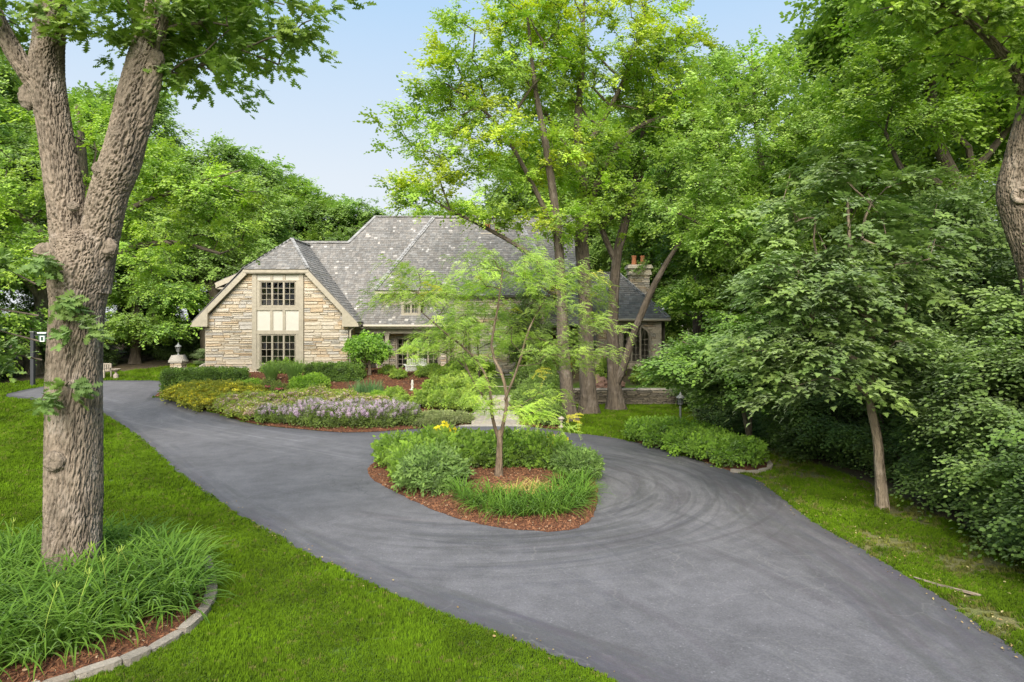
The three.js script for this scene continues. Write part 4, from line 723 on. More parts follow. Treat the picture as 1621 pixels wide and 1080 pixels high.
// ------------------------------------------------------------------ young locust on the island
tree({ name: 'young_locust_tree', label: 'young feathery locust tree with twin stems on the driveway island', x: -.34, d: 17.8, y: .16, seed: 31, bare: 1.5, n: 190, per: 3, spread: .36, size: 1, geo: GEO.locust, twig: .006, flat: .12, level: .35, hollow: .02, bark: barkMaps(.22, .165, .12), sides: 12, colors: [[.195, .30, .055], [.23, .335, .06], [.165, .265, .05]], warm: (p, R) => [.34, .34, .04, R() < .03 ? 1 : 0],
  chains: [[[0, 0, 0, .085], [.01, .6, 0, .075], [.02, 1.1, 0, .078], [.0, 1.22, 0, .06]], [[-.01, 1.0, 0, .05], [-.12, 1.35, .02, .045], [-.2, 1.75, .03, .04], [-.25, 2.4, .1, .035], [-.6, 3.1, .2, .03], [-1.3, 3.7, .25, .022], [-2.0, 4.3, .2, .012]], [[.04, 1.0, 0, .055], [.13, 1.5, 0, .05], [.2, 1.9, -.02, .045], [.1, 2.6, -.1, .04], [-.2, 3.3, -.1, .034], [-.05, 4.3, -.1, .026], [.1, 5.4, 0, .014]], [[.15, 2.0, 0, .035], [.5, 2.9, .1, .03], [.8, 3.9, .1, .024], [1.3, 4.8, .1, .014]], [[-.18, 1.8, .03, .03], [-.7, 2.5, -.2, .025], [-1.0, 3.2, -.3, .018]]],
  lobes: [[.15, 5.5, 0, 1.4, .65, 1.2, 4], [-1.5, 4.9, .1, 1.3, .55, 1, 3.4], [-2.3, 4.9, .2, .8, .5, .7, 1.2], [1.7, 4.9, .1, 1.1, .7, .9, 2.4], [-.3, 4.0, .1, 1.7, .55, 1.2, 2], [1.75, 3.2, .2, .9, .5, .7, 1.8], [-1.3, 3.2, .1, 1.1, .4, .9, .9], [1.2, 1.9, .3, .7, .45, .5, 1.1], [.15, 1.95, .25, .45, .22, .4, .9], [-.6, 2.4, .2, .6, .35, .5, .5], [2.2, 4.0, .1, .6, .4, .6, .8]] });
// ------------------------------------------------------------------ trees along the right
tree({ name: 'maple_tree', label: 'slim pale-trunked maple with broad dark leaves on right lawn edge', x: 8.34, d: 15.34, seed: 41, bare: 2.3, n: 150, per: 4, spread: .5, size: .85, geo: GEO.maple, level: .3, bark: barkMaps(.32, .26, .195), sides: 12, colors: [[.10, .165, .05], [.08, .14, .042], [.125, .195, .06]],
  chains: [[[0, -.05, 0, .12], [-.07, .9, 0, .105], [-.12, 1.6, 0, .1], [-.28, 2.4, 0, .09], [-.22, 3.2, .1, .08], [-.4, 4.3, .1, .065], [-.7, 5.6, 0, .05], [-.8, 7, 0, .025]], [[-.28, 2.5, 0, .05], [-1.1, 3.1, .3, .04], [-2.2, 3.5, .4, .028], [-3.3, 3.6, .4, .014]], [[-.2, 3.2, .1, .05], [.3, 4.2, .2, .035], [.6, 5.4, .2, .02]]],
  lobes: [[-.9, 3.7, .5, 1.6, .5, 1, 2.4], [-2.6, 3.7, .5, 1.2, .45, 1, 1.8], [-1.6, 5.0, .2, 1.6, .7, 1.4, 3], [.1, 5.4, .2, 1.5, .9, 1.3, 2.4], [-2.0, 3.0, .6, .9, .3, .6, .8], [-.9, 6.9, 0, 1.8, .9, 1.5, 2.2], [-.3, 2.9, .6, .6, .3, .4, .5]] });
tree({ name: 'dogwood_tree', label: 'low layered tree with twin stems in the lamp post bed', x: 7.5, d: 21.4, seed: 42, bare: 1.5, n: 150, per: 6, spread: .5, size: .95, geo: GEO.dog, level: .2, bark: barkMaps(.2, .165, .125), sides: 10, colors: [[.10, .19, .035], [.08, .155, .03], [.125, .22, .04]],
  chains: [[[0, 0, 0, .09], [-.05, .5, 0, .08], [-.2, 1.2, 0, .07], [-.45, 2.1, .1, .055], [-1.2, 3.0, .2, .04], [-2.2, 3.6, .2, .02]], [[-.02, .45, 0, .06], [-.02, 1.2, 0, .055], [-.1, 2.2, -.1, .045], [.1, 3.4, -.1, .03]]],
  lobes: [[-.7, 3.3, .2, 1.6, .3, 1.1, 2.4], [-1.8, 2.7, .4, 1.1, .3, .9, 1.6], [-.5, 2.2, .5, 1.0, .3, .8, 1.2], [-.2, 2.7, .3, 1.1, .4, .9, 1.2], [.2, 4.2, 0, 1.4, .6, 1.1, 1.2]] });
const cherry = tree({ name: 'cherry_tree', label: 'broad fresh-green cherry tree filling the wood edge right of the oaks', x: 10.2, d: 24.5, seed: 43, bare: 3, n: 290, per: 4, spread: .8, size: .75, geo: GEO.mid, bark: barkDark, colors: [[.155, .25, .05], [.125, .215, .045], [.185, .285, .055]],
  chains: [[[0, 0, 0, .24], [-.3, 2.5, 0, .2], [-.5, 5, .1, .17], [-1, 8, .2, .13], [-1.4, 11, 0, .08], [-1.6, 14, 0, .03]], [[-.4, 4, 0, .11], [-1.8, 6, .5, .09], [-3.4, 7.4, .9, .06], [-5, 8.2, 1, .03]], [[-.5, 5, 0, .11], [1.2, 7.4, .5, .08], [2.6, 9.4, .6, .04]]],
  lobes: [[-2.7, 8.2, .8, 2.2, 1.6, 1.8, 3], [-1.6, 10.4, .4, 2.8, 1.8, 2.2, 4], [1.4, 9.4, .4, 2.4, 1.8, 2, 3], [-1.2, 7.0, 1.0, 2.6, 1.3, 1.6, 3], [1.6, 6.4, .8, 2, 1.4, 1.5, 2], [-1.8, 12.6, 0, 2, 1.3, 1.8, 2.2]] });
const gnarled = tree({ name: 'gnarled_oak_tree', label: 'gnarled oak trunk with a round scar at the right edge of view', x: 10.6, d: 14, seed: 44, bare: 7.5, n: 130, per: 5, spread: .7, size: .85, geo: GEO.oak, leaf: oakLeaf, fine: true, bark: barkMaps(.2, .165, .125), colors: [[.14, .23, .03], [.11, .19, .03], [.17, .26, .035]],
  chains: [[[.3, 0, 0, .36], [.25, 3, 0, .33], [.2, 5, 0, .3], [-.2, 6.4, 0, .31], [-.28, 6.9, 0, .32], [-.15, 7.6, 0, .3], [.1, 8.6, 0, .28], [.3, 10, 0, .22], [0, 12.5, 0, .12]], [[.1, 8.4, 0, .14], [-.6, 9.4, .3, .1], [-1.8, 10.4, .4, .06], [-2.8, 10.8, .4, .03]]],
  lobes: [[-1.2, 10.4, .3, 1.7, .9, 1.2, 3], [-2.6, 11.0, .2, 1.3, .9, 1, 2], [.4, 9.8, .5, 1, .8, .9, 1.4], [0, 13, 0, 3, 1.8, 2.6, 3], [-.4, 9.0, .6, .7, .5, .5, .7]] });
part(gnarled, 'scar', new THREE.TorusGeometry(.13, .055, 12, 28).rotateX(-.1).rotateY(-.5).translate(-.36, 6.75, .3), barkPale);
tree({ name: 'leaning_oak_tree', label: 'dark leaning oak trunk with crooked limbs inside the right woods', x: 14.2, d: 20.5, seed: 45, bare: 5, n: 240, per: 4, spread: .8, size: .8, geo: GEO.mid, bark: barkDark, colors: [[.15, .25, .03], [.18, .28, .035], [.12, .21, .03]],
  chains: [[[.4, 0, 0, .34], [.2, 3, 0, .28], [-.4, 6, 0, .25], [-.8, 8.2, 0, .21], [-1.4, 9.6, 0, .17], [-1.6, 11.4, 0, .12], [-1.8, 14, 0, .05]], [[-.7, 7.6, 0, .13], [-1.7, 8.4, .3, .11], [-2.6, 8.6, .4, .08], [-3.2, 9.8, .4, .05]], [[-.8, 8.2, 0, .13], [.4, 9.6, 0, .1], [1.4, 11, 0, .06]]],
  lobes: [[-2.6, 10.6, .4, 2.4, 1.5, 1.8, 3], [-1.4, 13.2, .2, 3, 2, 2.4, 5], [1.4, 11.6, 0, 2.4, 1.8, 2, 3], [-2.4, 14.2, .2, 1.8, 1.6, 1.6, 2.4], [.2, 15.6, 0, 3, 1.8, 2.4, 3.6], [-.4, 7.6, .8, 1.8, .9, 1.2, 1.4]] });
// the oak whose limbs show past the foreground oak
tree({ name: 'spreading_oak_tree', label: 'spreading oak mostly hidden behind the forked foreground trunk', x: -15.6, d: 24.5, seed: 46, bare: 4, n: 220, per: 3, spread: .65, size: .75, geo: GEO.mid, level: .3, bark: barkDark, colors: [[.15, .25, .03], [.19, .29, .035], [.12, .21, .03]],
  chains: [[[0, 0, 0, .34], [0, 3, 0, .3], [.1, 6, 0, .26], [.2, 9, 0, .2], [0, 12, 0, .1]], [[.1, 5, 0, .14], [1.6, 6.6, .3, .12], [3.6, 7.0, .5, .09], [5.4, 6.6, .6, .05]], [[.1, 6.4, 0, .14], [1.8, 8.2, 0, .11], [4, 9, .2, .07], [6, 9.6, .3, .03]], [[.1, 6, 0, .12], [-1.8, 8, .4, .09], [-3.6, 9, .4, .04]]],
  lobes: [[4.4, 7.4, .5, 2.2, .7, 1.2, 2], [5.4, 8.5, .3, 1.5, .7, 1.1, 1.8], [3.6, 9.3, .2, 1.9, .8, 1.4, 2], [2.2, 8.0, .6, 1.6, .9, 1.2, 1.8], [1, 10.4, 0, 2.6, 1.3, 2, 2.8], [-2.6, 9.4, .4, 2.6, 1.6, 1.8, 3], [-3.4, 6.8, .6, 2, 1.2, 1.4, 1.8], [-.6, 6.8, .8, 1.6, 1, 1.2, 1.2], [3.2, 6.2, .6, 1.4, .5, .9, .8]] });
// ------------------------------------------------------------------ woodland: four kinds, then copies
const woods = 'woodland trees around the lot';
const kinds = [
  tree({ name: 'woodland_tree', label: 'round-crowned woodland tree behind the stone pillar with bare lower trunk', x: -20.6, d: 46, seed: 51, bare: 3.5, n: 240, per: 4, spread: 1, size: 1, geo: GEO.far, bark: barkGrey, colors: [[.11, .19, .04], [.13, .22, .045], [.09, .16, .035]], group: woods,
    chains: [[[.2, 0, 0, .52], [0, 2, 0, .42], [.5, 4, 0, .36], [.4, 7, 0, .28], [.2, 10, 0, .2], [0, 13, 0, .1]], [[.4, 4.6, 0, .2], [-1.6, 7, 0, .14], [-3, 9, 0, .07]], [[.4, 5.4, 0, .18], [2.2, 8, 0, .12], [3.4, 10, 0, .06]]],
    lobes: [[-2.8, 8.6, 0, 2.6, 1.8, 2.4], [2.6, 9, 0, 2.6, 1.9, 2.4], [0, 11.4, 0, 3.4, 2.4, 3], [-.6, 6.8, 1.6, 2.4, 1.2, 1.6], [.8, 13.4, 0, 2, 1.4, 2], [3.4, 6.8, .8, 1.6, 1.2, 1.6], [-3.6, 6, .8, 1.6, 1.1, 1.6]] }),
  tree({ name: 'woodland_tree', label: 'layered bright-leaved woodland tree over the bird bath', x: -24.6, d: 44.5, seed: 52, bare: 1.5, n: 260, per: 4, spread: .9, size: .9, geo: GEO.far, level: .2, bark: barkDark, colors: [[.13, .23, .035], [.10, .19, .035], [.16, .26, .04]], group: woods,
    chains: [[[0, 0, 0, .3], [.1, 3, 0, .25], [0, 6, 0, .2], [.2, 9, 0, .13], [0, 12, 0, .05]]],
    lobes: [[1.8, 2.6, 1.6, 2.4, .7, 1.5], [-1.6, 2.2, 1.6, 2, .8, 1.4], [2.4, 4.6, 1, 2.4, .8, 1.8], [-2.2, 4.8, .8, 2.4, .8, 1.8], [1.2, 7, .6, 2.8, 1, 2.2], [-1.6, 7.6, .4, 2.4, 1, 2], [.4, 9.8, 0, 2.4, 1.2, 2], [0, 12, 0, 1.4, 1, 1.4]] }),
  tree({ name: 'woodland_tree', label: 'tall narrow woodland tree standing behind the gable roof', x: -17.5, d: 58, seed: 53, bare: 5, n: 270, per: 4, spread: 1.1, size: 1.1, geo: GEO.far, bark: barkDark, colors: [[.13, .22, .035], [.105, .19, .035], [.155, .25, .04]], group: woods,
    chains: [[[0, 0, 0, .4], [0, 5, 0, .32], [.3, 9, 0, .25], [.1, 13, 0, .17], [0, 16, 0, .06]], [[.2, 7, 0, .14], [-2, 10, 0, .1], [-3, 12, 0, .05]]],
    lobes: [[-2.2, 9.4, 0, 2.8, 2, 2.6], [2.4, 10, 0, 2.8, 2.2, 2.6], [0, 13, 0, 3.4, 2.4, 3], [-1, 15.4, 0, 2.2, 1.5, 2.2], [1.4, 7.2, 1, 2.2, 1.2, 1.8], [-3.4, 12.4, 0, 1.8, 1.4, 1.8]] }),
];
kinds.push(cherry);
const copies = [ // kind, x, d, turn, size, height, label
  [0, -28.5, 40.5, 1.1, .95, 1.05, 'woodland tree right behind the dark post on far left'], [1, -31, 38, 2.2, 1.1, 1.2, 'layered tree on the far left edge of the lawn'], [2, -29, 47, .6, 1.1, .95, 'tall tree behind the foreground oak on the left'], [1, -35, 33, 3.6, 1.1, 1.2, 'tree at the left margin of the picture'], [2, -36, 42, 4.4, 1.1, 1.15, 'tall tree deep in the left woods'], [0, -24, 52, 2.9, 1.1, .9, 'round tree deep in woods above the bird bath'],
  [1, -17.8, 47.5, 1.9, .9, .85, 'layered tree rising left of the gable'], [0, -22, 60, 5, 1.15, .95, 'round tree in the second row left of the gable'], [0, -12.5, 57, 4.1, 1.05, .82, 'round tree above the low ridge of the roof'], [2, -8.6, 62, 3.3, .9, .84, 'thin tree rising behind the main ridge'], [2, -4, 60, 1.2, .9, .86, 'tree behind the middle roof and its clay pots'], [0, 1.5, 58, 2.2, 1.1, 1.1, 'round tree behind the three oaks'], [2, 6.5, 56, .2, 1.1, 1.15, 'tall tree behind the right wing'], [0, 10, 50, 4.8, 1.1, 1.2, 'round tree behind the big stone chimney'], [1, 11.8, 43, 2.6, 1.1, 1.2, 'layered tree beside the right wing corner'], [1, 10.8, 36.5, .9, .95, 1.0, 'layered tree at the end of the dry stone wall'],
  [0, 14.5, 38, 1.4, 1, .95, 'round tree behind the cherry tree'], [3, 14.2, 30.5, 3.9, 1, 1, 'tall tree between cherry tree and right woods'], [2, 19, 33, 5.2, 1.2, 1.25, 'tall tree in the second row of right woods'], [3, 19, 25, .5, 1.2, 1.2, 'round tree behind the leaning oak trunk'], [3, 17.8, 17.8, 2.3, 1.1, 1.2, 'tall tree behind the maple on the right'], [2, -42, 52, 1, 1.3, 1.2, 'distant tall tree at far left'], [2, 20, 45, 2.6, 1.2, .9, 'distant tall tree at far right'], [0, -33, 58, .7, 1.3, 1.2, 'distant round tree at far left'],
];
const nth = 'first second third fourth fifth sixth seventh eighth ninth tenth eleventh twelfth thirteenth fourteenth fifteenth sixteenth seventeenth eighteenth'.split(' ');
for (let k = 0; k < 17; k++) copies.push([k % 3, -78 + k * 9.6 + 3 * Math.sin(k * 5), 74 + 6 * Math.sin(k * 3.1), k * 1.3, 1.2, .8 + .08 * Math.sin(k * 2.2), `far tree in the wood beyond the house, ${nth[k]} from the left`]);
for (const [k, x, d, turn, s, h, label] of copies) copyOf(kinds[k], label, x, d, null, turn, s, s * h, woods);
kinds[2].scale.set(1, .84, 1);
// woods on the street side, behind the camera: the windows mirror them
[[0, -14, -24, 1], [2, 2, -30, 2], [1, 14, -22, 3], [2, -28, -20, 4], [0, 26, -26, 5]].forEach(([k, x, d, turn]) => copyOf(kinds[k], 'street side tree mirrored in the window panes', x, d, 0, turn, 1.1, 1.1));
// ------------------------------------------------------------------ bushes under the wood edge
const bushes = [
  tree({ name: 'understory_bush', label: 'dense leafy bush at the lower right corner by the lawn', x: 9.9, d: 10.9, seed: 81, bare: .2, n: 150, per: 7, spread: .45, size: .9, geo: GEO.under, level: .4, sides: 6, bark: barkDark, colors: [[.066, .122, .03], [.082, .148, .036], [.056, .105, .026]], group: 'bushes along the wood edge',
    chains: [[[0, 0, 0, .06], [.1, 1, 0, .05], [-.1, 2.2, 0, .03], [0, 3.2, 0, .012]], [[.1, 0, .1, .05], [-.5, .9, .3, .04], [-.8, 1.9, .3, .02]], [[0, 0, -.1, .05], [.6, 1, .2, .04], [.9, 2, .2, .02]]],
    lobes: [[-.3, .7, .2, 1.3, .65, 1.1], [.5, 1.6, .1, 1.3, .8, 1.1], [-.5, 2.2, .1, 1.2, .7, 1], [.2, 3, 0, 1.1, .6, .9], [.9, .6, .4, 1, .55, .9], [-.9, 1.4, .3, .8, .6, .8]] }),
  tree({ name: 'understory_bush', label: 'grey-green viburnum bush right of the slim maple trunk', x: 10.1, d: 13.2, seed: 82, bare: .3, n: 150, per: 7, spread: .45, size: 1, geo: GEO.under, level: .3, sides: 6, bark: barkDark, colors: [[.10, .165, .05], [.08, .14, .042], [.12, .19, .06]], group: 'bushes along the wood edge',
    chains: [[[0, 0, 0, .07], [0, 1.3, 0, .055], [-.2, 2.6, 0, .035], [-.1, 4, 0, .012]], [[.1, 0, 0, .05], [-.7, 1.4, .3, .04], [-1.1, 2.6, .3, .015]], [[0, .1, 0, .05], [.7, 1.6, .2, .035], [1, 3, .2, .015]]],
    lobes: [[-.8, 2.5, .4, 1.1, .5, .8], [-.3, 3.4, .2, 1.2, .55, .9], [.6, 2.9, .2, 1.1, .6, .9], [-.6, 1.5, .5, 1.1, .5, .8], [.5, 1.1, .4, 1.2, .6, .9], [.2, 4.2, 0, 1, .5, .8], [-.2, .5, .4, 1, .4, .8]] }),
];
[[0, 10.3, 15.6, 1.2, 1.0, 1, 'leafy bush just behind the slim maple trunk'], [1, 10.4, 17.8, 2.4, .95, .9, 'bush in shade behind the maple crown'], [0, 10.2, 19.8, 3.1, 1.05, 1, 'dark bush behind the curbed lamp bed tip'], [0, 10.3, 22.2, 4.5, 1, .9, 'dark bush behind the twin-stemmed tree'], [1, 10, 24.6, .4, .9, .8, 'bush between twin-stemmed tree and cherry'], [0, 9.1, 26.6, 5.2, .95, .85, 'dark bush behind the short lamp post'], [1, 8.7, 29.2, 1.7, .9, .75, 'bush at the end of the back lawn'], [0, 9.4, 32.2, 2.2, 1, .85, 'bush at the right end of the dry stone wall'], [1, 11.6, 12.0, 4, 1.1, 1.3, 'taller bush at the right margin'], [0, 12.4, 15, .9, 1.2, 1.4, 'taller bush in the second row by the maple'], [1, 12.6, 18.6, 2.1, 1.2, 1.4, 'tall bush in the second row behind maple crown'], [0, 12.6, 22.4, 3.3, 1.2, 1.4, 'tall bush in the second row mid wood'], [0, 12, 26.4, 4.1, 1.2, 1.4, 'tall bush in the second row below the cherry'], [0, 9.8, 8.9, 2.6, 1, .9, 'bush just outside the lower right corner'], [0, -27.5, 42.5, 1, 1.1, .8, 'dark bush under trees left of the bird bath'], [0, -30, 37.6, 2, 1.1, .8, 'dark bush behind the dark post'], [0, -23.2, 46.4, 3, 1.1, .7, 'dark bush under the trees behind the pillar'], [1, -19, 43.2, 3, .6, .4, 'pale shrub beside the gable wall corner'], [0, -33.2, 34.4, 4, 1.1, .8, 'dark bush at the left margin'], [0, -38, 45, 1, 1.5, .9, 'undergrowth at the far left between trunks'], [0, -33, 49, 2, 1.5, .9, 'undergrowth between far left trunks, second clump'], [0, -27.5, 51, 3, 1.5, .9, 'undergrowth behind the bird bath between trunks'], [0, -21.5, 52, 4, 1.5, .9, 'undergrowth behind the stone pier'], [0, -43, 40, 5, 1.6, .9, 'undergrowth at the left margin between trunks']]
  .forEach(([k, x, d, turn, s, h, label]) => copyOf(bushes[k], label, x, d, null, turn, s, s * h));
// ------------------------------------------------------------------ shrubs and flowers
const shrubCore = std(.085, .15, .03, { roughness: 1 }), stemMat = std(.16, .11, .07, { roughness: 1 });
// a mounded plant: sprays over a dome, stems inside, optional flowers
function shrub(o) {
  const R = rng(o.seed), J = (k) => (R() - .5) * 2 * k, t = thing(o.name, o.label, o.category ?? 'shrub', o.x, o.d, o.y ?? null, 0, o.group), items = [], fl = [], st = new Geo();
  const { r, h } = o, rz = o.rz ?? r;
  for (let k = 0; k < (o.stems ?? 5); k++) { const a = R() * 6.28, q = .55 * r * R(); st.tube([[Math.cos(a) * .05, -.04, Math.sin(a) * .05, .014], [Math.cos(a) * q * .6, h * .35, Math.sin(a) * q * .6, .01], [Math.cos(a) * q, h * .75, Math.sin(a) * q, .005]], 4); }
  part(t, 'stems', st.build(), stemMat);
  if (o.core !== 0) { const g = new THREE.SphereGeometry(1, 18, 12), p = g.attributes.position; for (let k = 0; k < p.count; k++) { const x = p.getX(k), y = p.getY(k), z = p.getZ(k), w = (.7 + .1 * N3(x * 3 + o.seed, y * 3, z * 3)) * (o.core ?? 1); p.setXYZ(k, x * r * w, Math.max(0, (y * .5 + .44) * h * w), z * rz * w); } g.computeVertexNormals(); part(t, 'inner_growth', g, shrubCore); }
  for (let k = 0; k < o.n; k++) {
    const a = R() * 6.283, c = 1 - R() * 1.12, s = Math.sqrt(Math.max(0, 1 - c * c)), lump = 1 + .16 * N3(Math.cos(a) * s * 1.8 + o.seed, c * 1.8, Math.sin(a) * s * 1.8), f = (R() < .75 ? .86 + .16 * R() : .55 + .3 * R()) * lump;
    const p = V(Math.cos(a) * s * r * f, Math.max(.04, (.35 + .65 * c) * h * f), Math.sin(a) * s * rz * f), q = o.colors[Math.floor(R() * o.colors.length)], u = .75 + .5 * R();
    items.push([p, V(Math.cos(a) * (s + .1) + J(.4), c * (o.rise ?? .7) + J(.4), Math.sin(a) * (s + .1) + J(.4)), (o.size ?? 1) * (.75 + .5 * R()), q.map((v) => v * u), J(3)]);
    for (let e = 0; o.flower && c > (o.flowerFrom ?? .1) && e < 3; e++) if (R() < o.flowerShare) { const w = o.flowerColors[Math.floor(R() * o.flowerColors.length)], v = .8 + .35 * R(); fl.push([p.clone().add(V(Math.cos(a) * s * .06 + J(.04), .05 + .05 * R(), Math.sin(a) * s * .06 + J(.04))), V(J(.35) + .35 * Math.cos(a) * s, 1, J(.35) + .35 * Math.sin(a) * s), .9 + .7 * R(), w.map((e) => e * v), J(3)]); }
  }
  t.add(foliage('foliage', o.geo, o.leaf ?? leaves, items)); if (fl.length) t.add(foliage('flowers', o.flower, petal, fl, [1, 1, 1]));
  return t;
}
const petal = leafMat({ roughness: .95, transmission: .25 });
function flowerSpike(seed, n, L, w) { const R = rng(seed), g = new Geo(); for (let k = 0; k < n; k++) { const f = k / n, a = k * 2.4; leaf(g, V(f * L, Math.cos(a) * w * .3, Math.sin(a) * w * .3), V(.35, Math.cos(a), Math.sin(a)).normalize(), V(1, 0, 0), w * (1.2 - .6 * f) * (.8 + .4 * R()), w * .8, SIMPLE, .2, .1); } return g.build(); }
function flowerHead(seed, n, r) { const R = rng(seed), g = new Geo(); for (let k = 0; k < n; k++) { const a = k * 2.4, q = r * Math.sqrt(k / n), d = V(.3 + .5 * R(), Math.cos(a), Math.sin(a)).normalize(); leaf(g, V(.02 * R(), Math.cos(a) * q, Math.sin(a) * q), d, V(1, 0, 0), r * .5, r * .45, SIMPLE, .1, .1); } return g.build(); }
const spike = flowerSpike(5, 16, .16, .035), head = flowerHead(6, 14, .1), froth = flowerHead(7, 18, .1), rose = flowerHead(8, 18, .06);
const bedGreen = [[.11, .2, .035], [.13, .23, .04], [.09, .17, .032]];
{ // driveway island
  const grp = 'shrubs on the driveway island', top = islandTop;
  const a = shrub({ name: 'leafy_shrub', label: 'glossy green island shrub at the far left tip', x: -3.2, d: 19.6, y: top(-3.2, 19.6), seed: 401, r: .56, h: .6, n: 160, geo: GEO.shrub, colors: bedGreen, group: grp });
  const list = [[-3.25, 20.7, .8, 'island shrub behind the left tip shrub'], [-2.3, 20.9, 1.0, 'tallest island shrub at the back left'], [-2.6, 18.6, .95, 'island shrub between left tip and front peony'], [-2.0, 19.3, 1.05, 'island shrub left of centre in front row'], [-1.05, 19.25, 1.0, 'island shrub just left of the locust stem'], [-.3, 19.35, 1.0, 'island shrub right behind the locust stem'], [.4, 19.3, .95, 'island shrub just right of the locust stem'], [1.05, 19.15, .95, 'island shrub beside the grey-green peony'], [-1.35, 20.8, .95, 'back row island shrub with yellow shoots left of stem'], [-.3, 21, .9, 'back row island shrub behind the locust'], [.65, 20.5, .85, 'back row island shrub on the right'], [-2.55, 17.75, .85, 'small island shrub behind the front peony']];
  list.forEach(([x, d, s, l], k) => copyOf(a, l, x, d, top(x, d), k * 1.7, s, s * (.92 + .06 * (k % 4)), grp));
  const p = shrub({ name: 'peony_plant', label: 'dark green peony at the front left of the island', category: 'plant', x: -1.95, d: 16.85, y: top(-1.95, 16.85), seed: 402, r: .72, h: .74, n: 190, geo: GEO.peony, colors: [[.095, .175, .06], [.08, .15, .055], [.115, .2, .075]], group: 'peonies' });
  copyOf(p, 'grey-green peony at the right end of the island', 1.72, 18.35, top(1.72, 18.35), 2, .82, .8); p.userData.group = undefined;
  shrub({ name: 'yellow_sprig', label: 'yellow new shoots among back island shrubs', category: 'plant', x: -1.85, d: 20.2, y: top(-1.85, 20.2), seed: 404, r: .3, h: .95, n: 16, core: 0, geo: GEO.shrub, colors: [[.45, .42, .03]] });
  shrub({ name: 'yellow_sprig', label: 'yellow new shoots beside the grey-green peony', category: 'plant', x: 1.35, d: 19.3, y: top(1.35, 19.3), seed: 405, r: .28, h: .85, n: 14, core: 0, geo: GEO.shrub, colors: [[.42, .42, .04]] });
}
// ------------------------------------------------------------------ daylilies
const lilyMats = [[.125, .25, .022], [.10, .21, .018], [.155, .285, .026]].map(([r, g, b]) => leafMat({ color: new THREE.Color().setRGB(r, g, b), transmission: .45, roughness: .92, clearcoat: .08, specularIntensity: .3 }));
const lilyGeos = [0, 1, 2, 3].map((k) => bladeClump(500 + k, 78, .84, .031, .2, .72, 1.5, 3.0, 6));
function lily(label, group, x, d, y, s, k) { const t = thing('daylily', label, 'daylily', x, d, y, k * 2.1, group); t.scale.setScalar(s); part(t, 'leaves', lilyGeos[k % 4], lilyMats[k % 3]); return t; }
[[-1.15, 15.7], [-.85, 15.15], [-.5, 14.75], [-.12, 14.5], [.28, 14.4], [.68, 14.4], [1.05, 14.6], [1.32, 15.1], [1.52, 15.65], [1.66, 16.25], [1.7, 16.9], [1.6, 17.5], [.85, 15.05], [.4, 14.95], [0, 15.05], [1.15, 15.8], [1.25, 16.5], [-.45, 15.3]].forEach(([x, d], k) => lily(k < 12 ? `arching daylily in the outer island crescent, ${nth[k]} counting from the left` : `arching daylily in the inner island crescent, number ${['five', 'three', 'two', 'four', 'six', 'one'][k - 12]} from the left`, 'island daylilies', x, d, islandTop(x, d), .85, k));
{
  const R = rng(52), list = []; let guard = 0;
  while (list.length < 120 && guard++ < 9000) { const x = lerp(-10.4, -4.3, R()), d = lerp(6.8, 12.8, R()), e = edgeDistance(oakBedEdge, x, d), front = x > -7 && d < 9.6 ? .75 : .38; if (!inside(oakBedEdge, x, d) || e < front || Math.hypot(x + 7.12, d - 11.06) < .78 || list.some((q) => Math.hypot(q[0] - x, q[1] - d) < .32)) continue; list.push([x, d]); }
  list.forEach(([x, d], k) => lily('arching daylily clump massed around the foreground oak', 'daylilies under the foreground oak', x, d, oakTop(x, d), .95 + .2 * R(), k));
  // flower scapes with buds standing above the leaves
  const g = new Geo(); for (let k = 0; k < 26; k++) { const [x, d] = list[Math.floor(R() * list.length)], h = .62 + .3 * R(), a = R() * 6.28, y = oakTop(x, d), lx = Math.cos(a) * .2, lz = Math.sin(a) * .2; g.tube([[x, y, -d, .006], [x + lx * .5, y + h * .6, -d + lz * .5, .005], [x + lx, y + h, -d + lz, .004]], 3); for (let b = 0; b < 3; b++) g.tube([[x + lx, y + h - .02 * b, -d + lz, .004], [x + lx + .03 * Math.cos(b * 2.1), y + h + .04, -d + lz + .03 * Math.sin(b * 2.1), .009], [x + lx + .045 * Math.cos(b * 2.1), y + h + .085, -d + lz + .045 * Math.sin(b * 2.1), .002]], 4); }
  const m = part(scene, 'daylily_scapes', g.build(), std(.25, .33, .05)); stuff(m); tag(m, 'thin budded stalks above the daylilies around the oak', 'flower buds');
}
{ // withered foliage on the island
  const straw = leafMat({ color: new THREE.Color().setRGB(.46, .36, .10), transmission: .2 }), g = [bladeClump(560, 60, .55, .018, .16, .7, 1.2, 2.6, 4), bladeClump(561, 60, .5, .018, .16, .8, 1.2, 2.6, 4)];
  [[.62, 16.35], [.9, 16.0], [.12, 16.15], [-.2, 15.8], [.4, 15.8]].forEach(([x, d], k) => { const t = thing('withered_plant', 'straw-yellow withered bulb foliage inside the daylily crescent', 'plant', x, d, islandTop(x, d), k, 'withered bulb plants'); t.scale.set(1.1, .6, 1.1); part(t, 'leaves', g[k % 2], straw); });
}
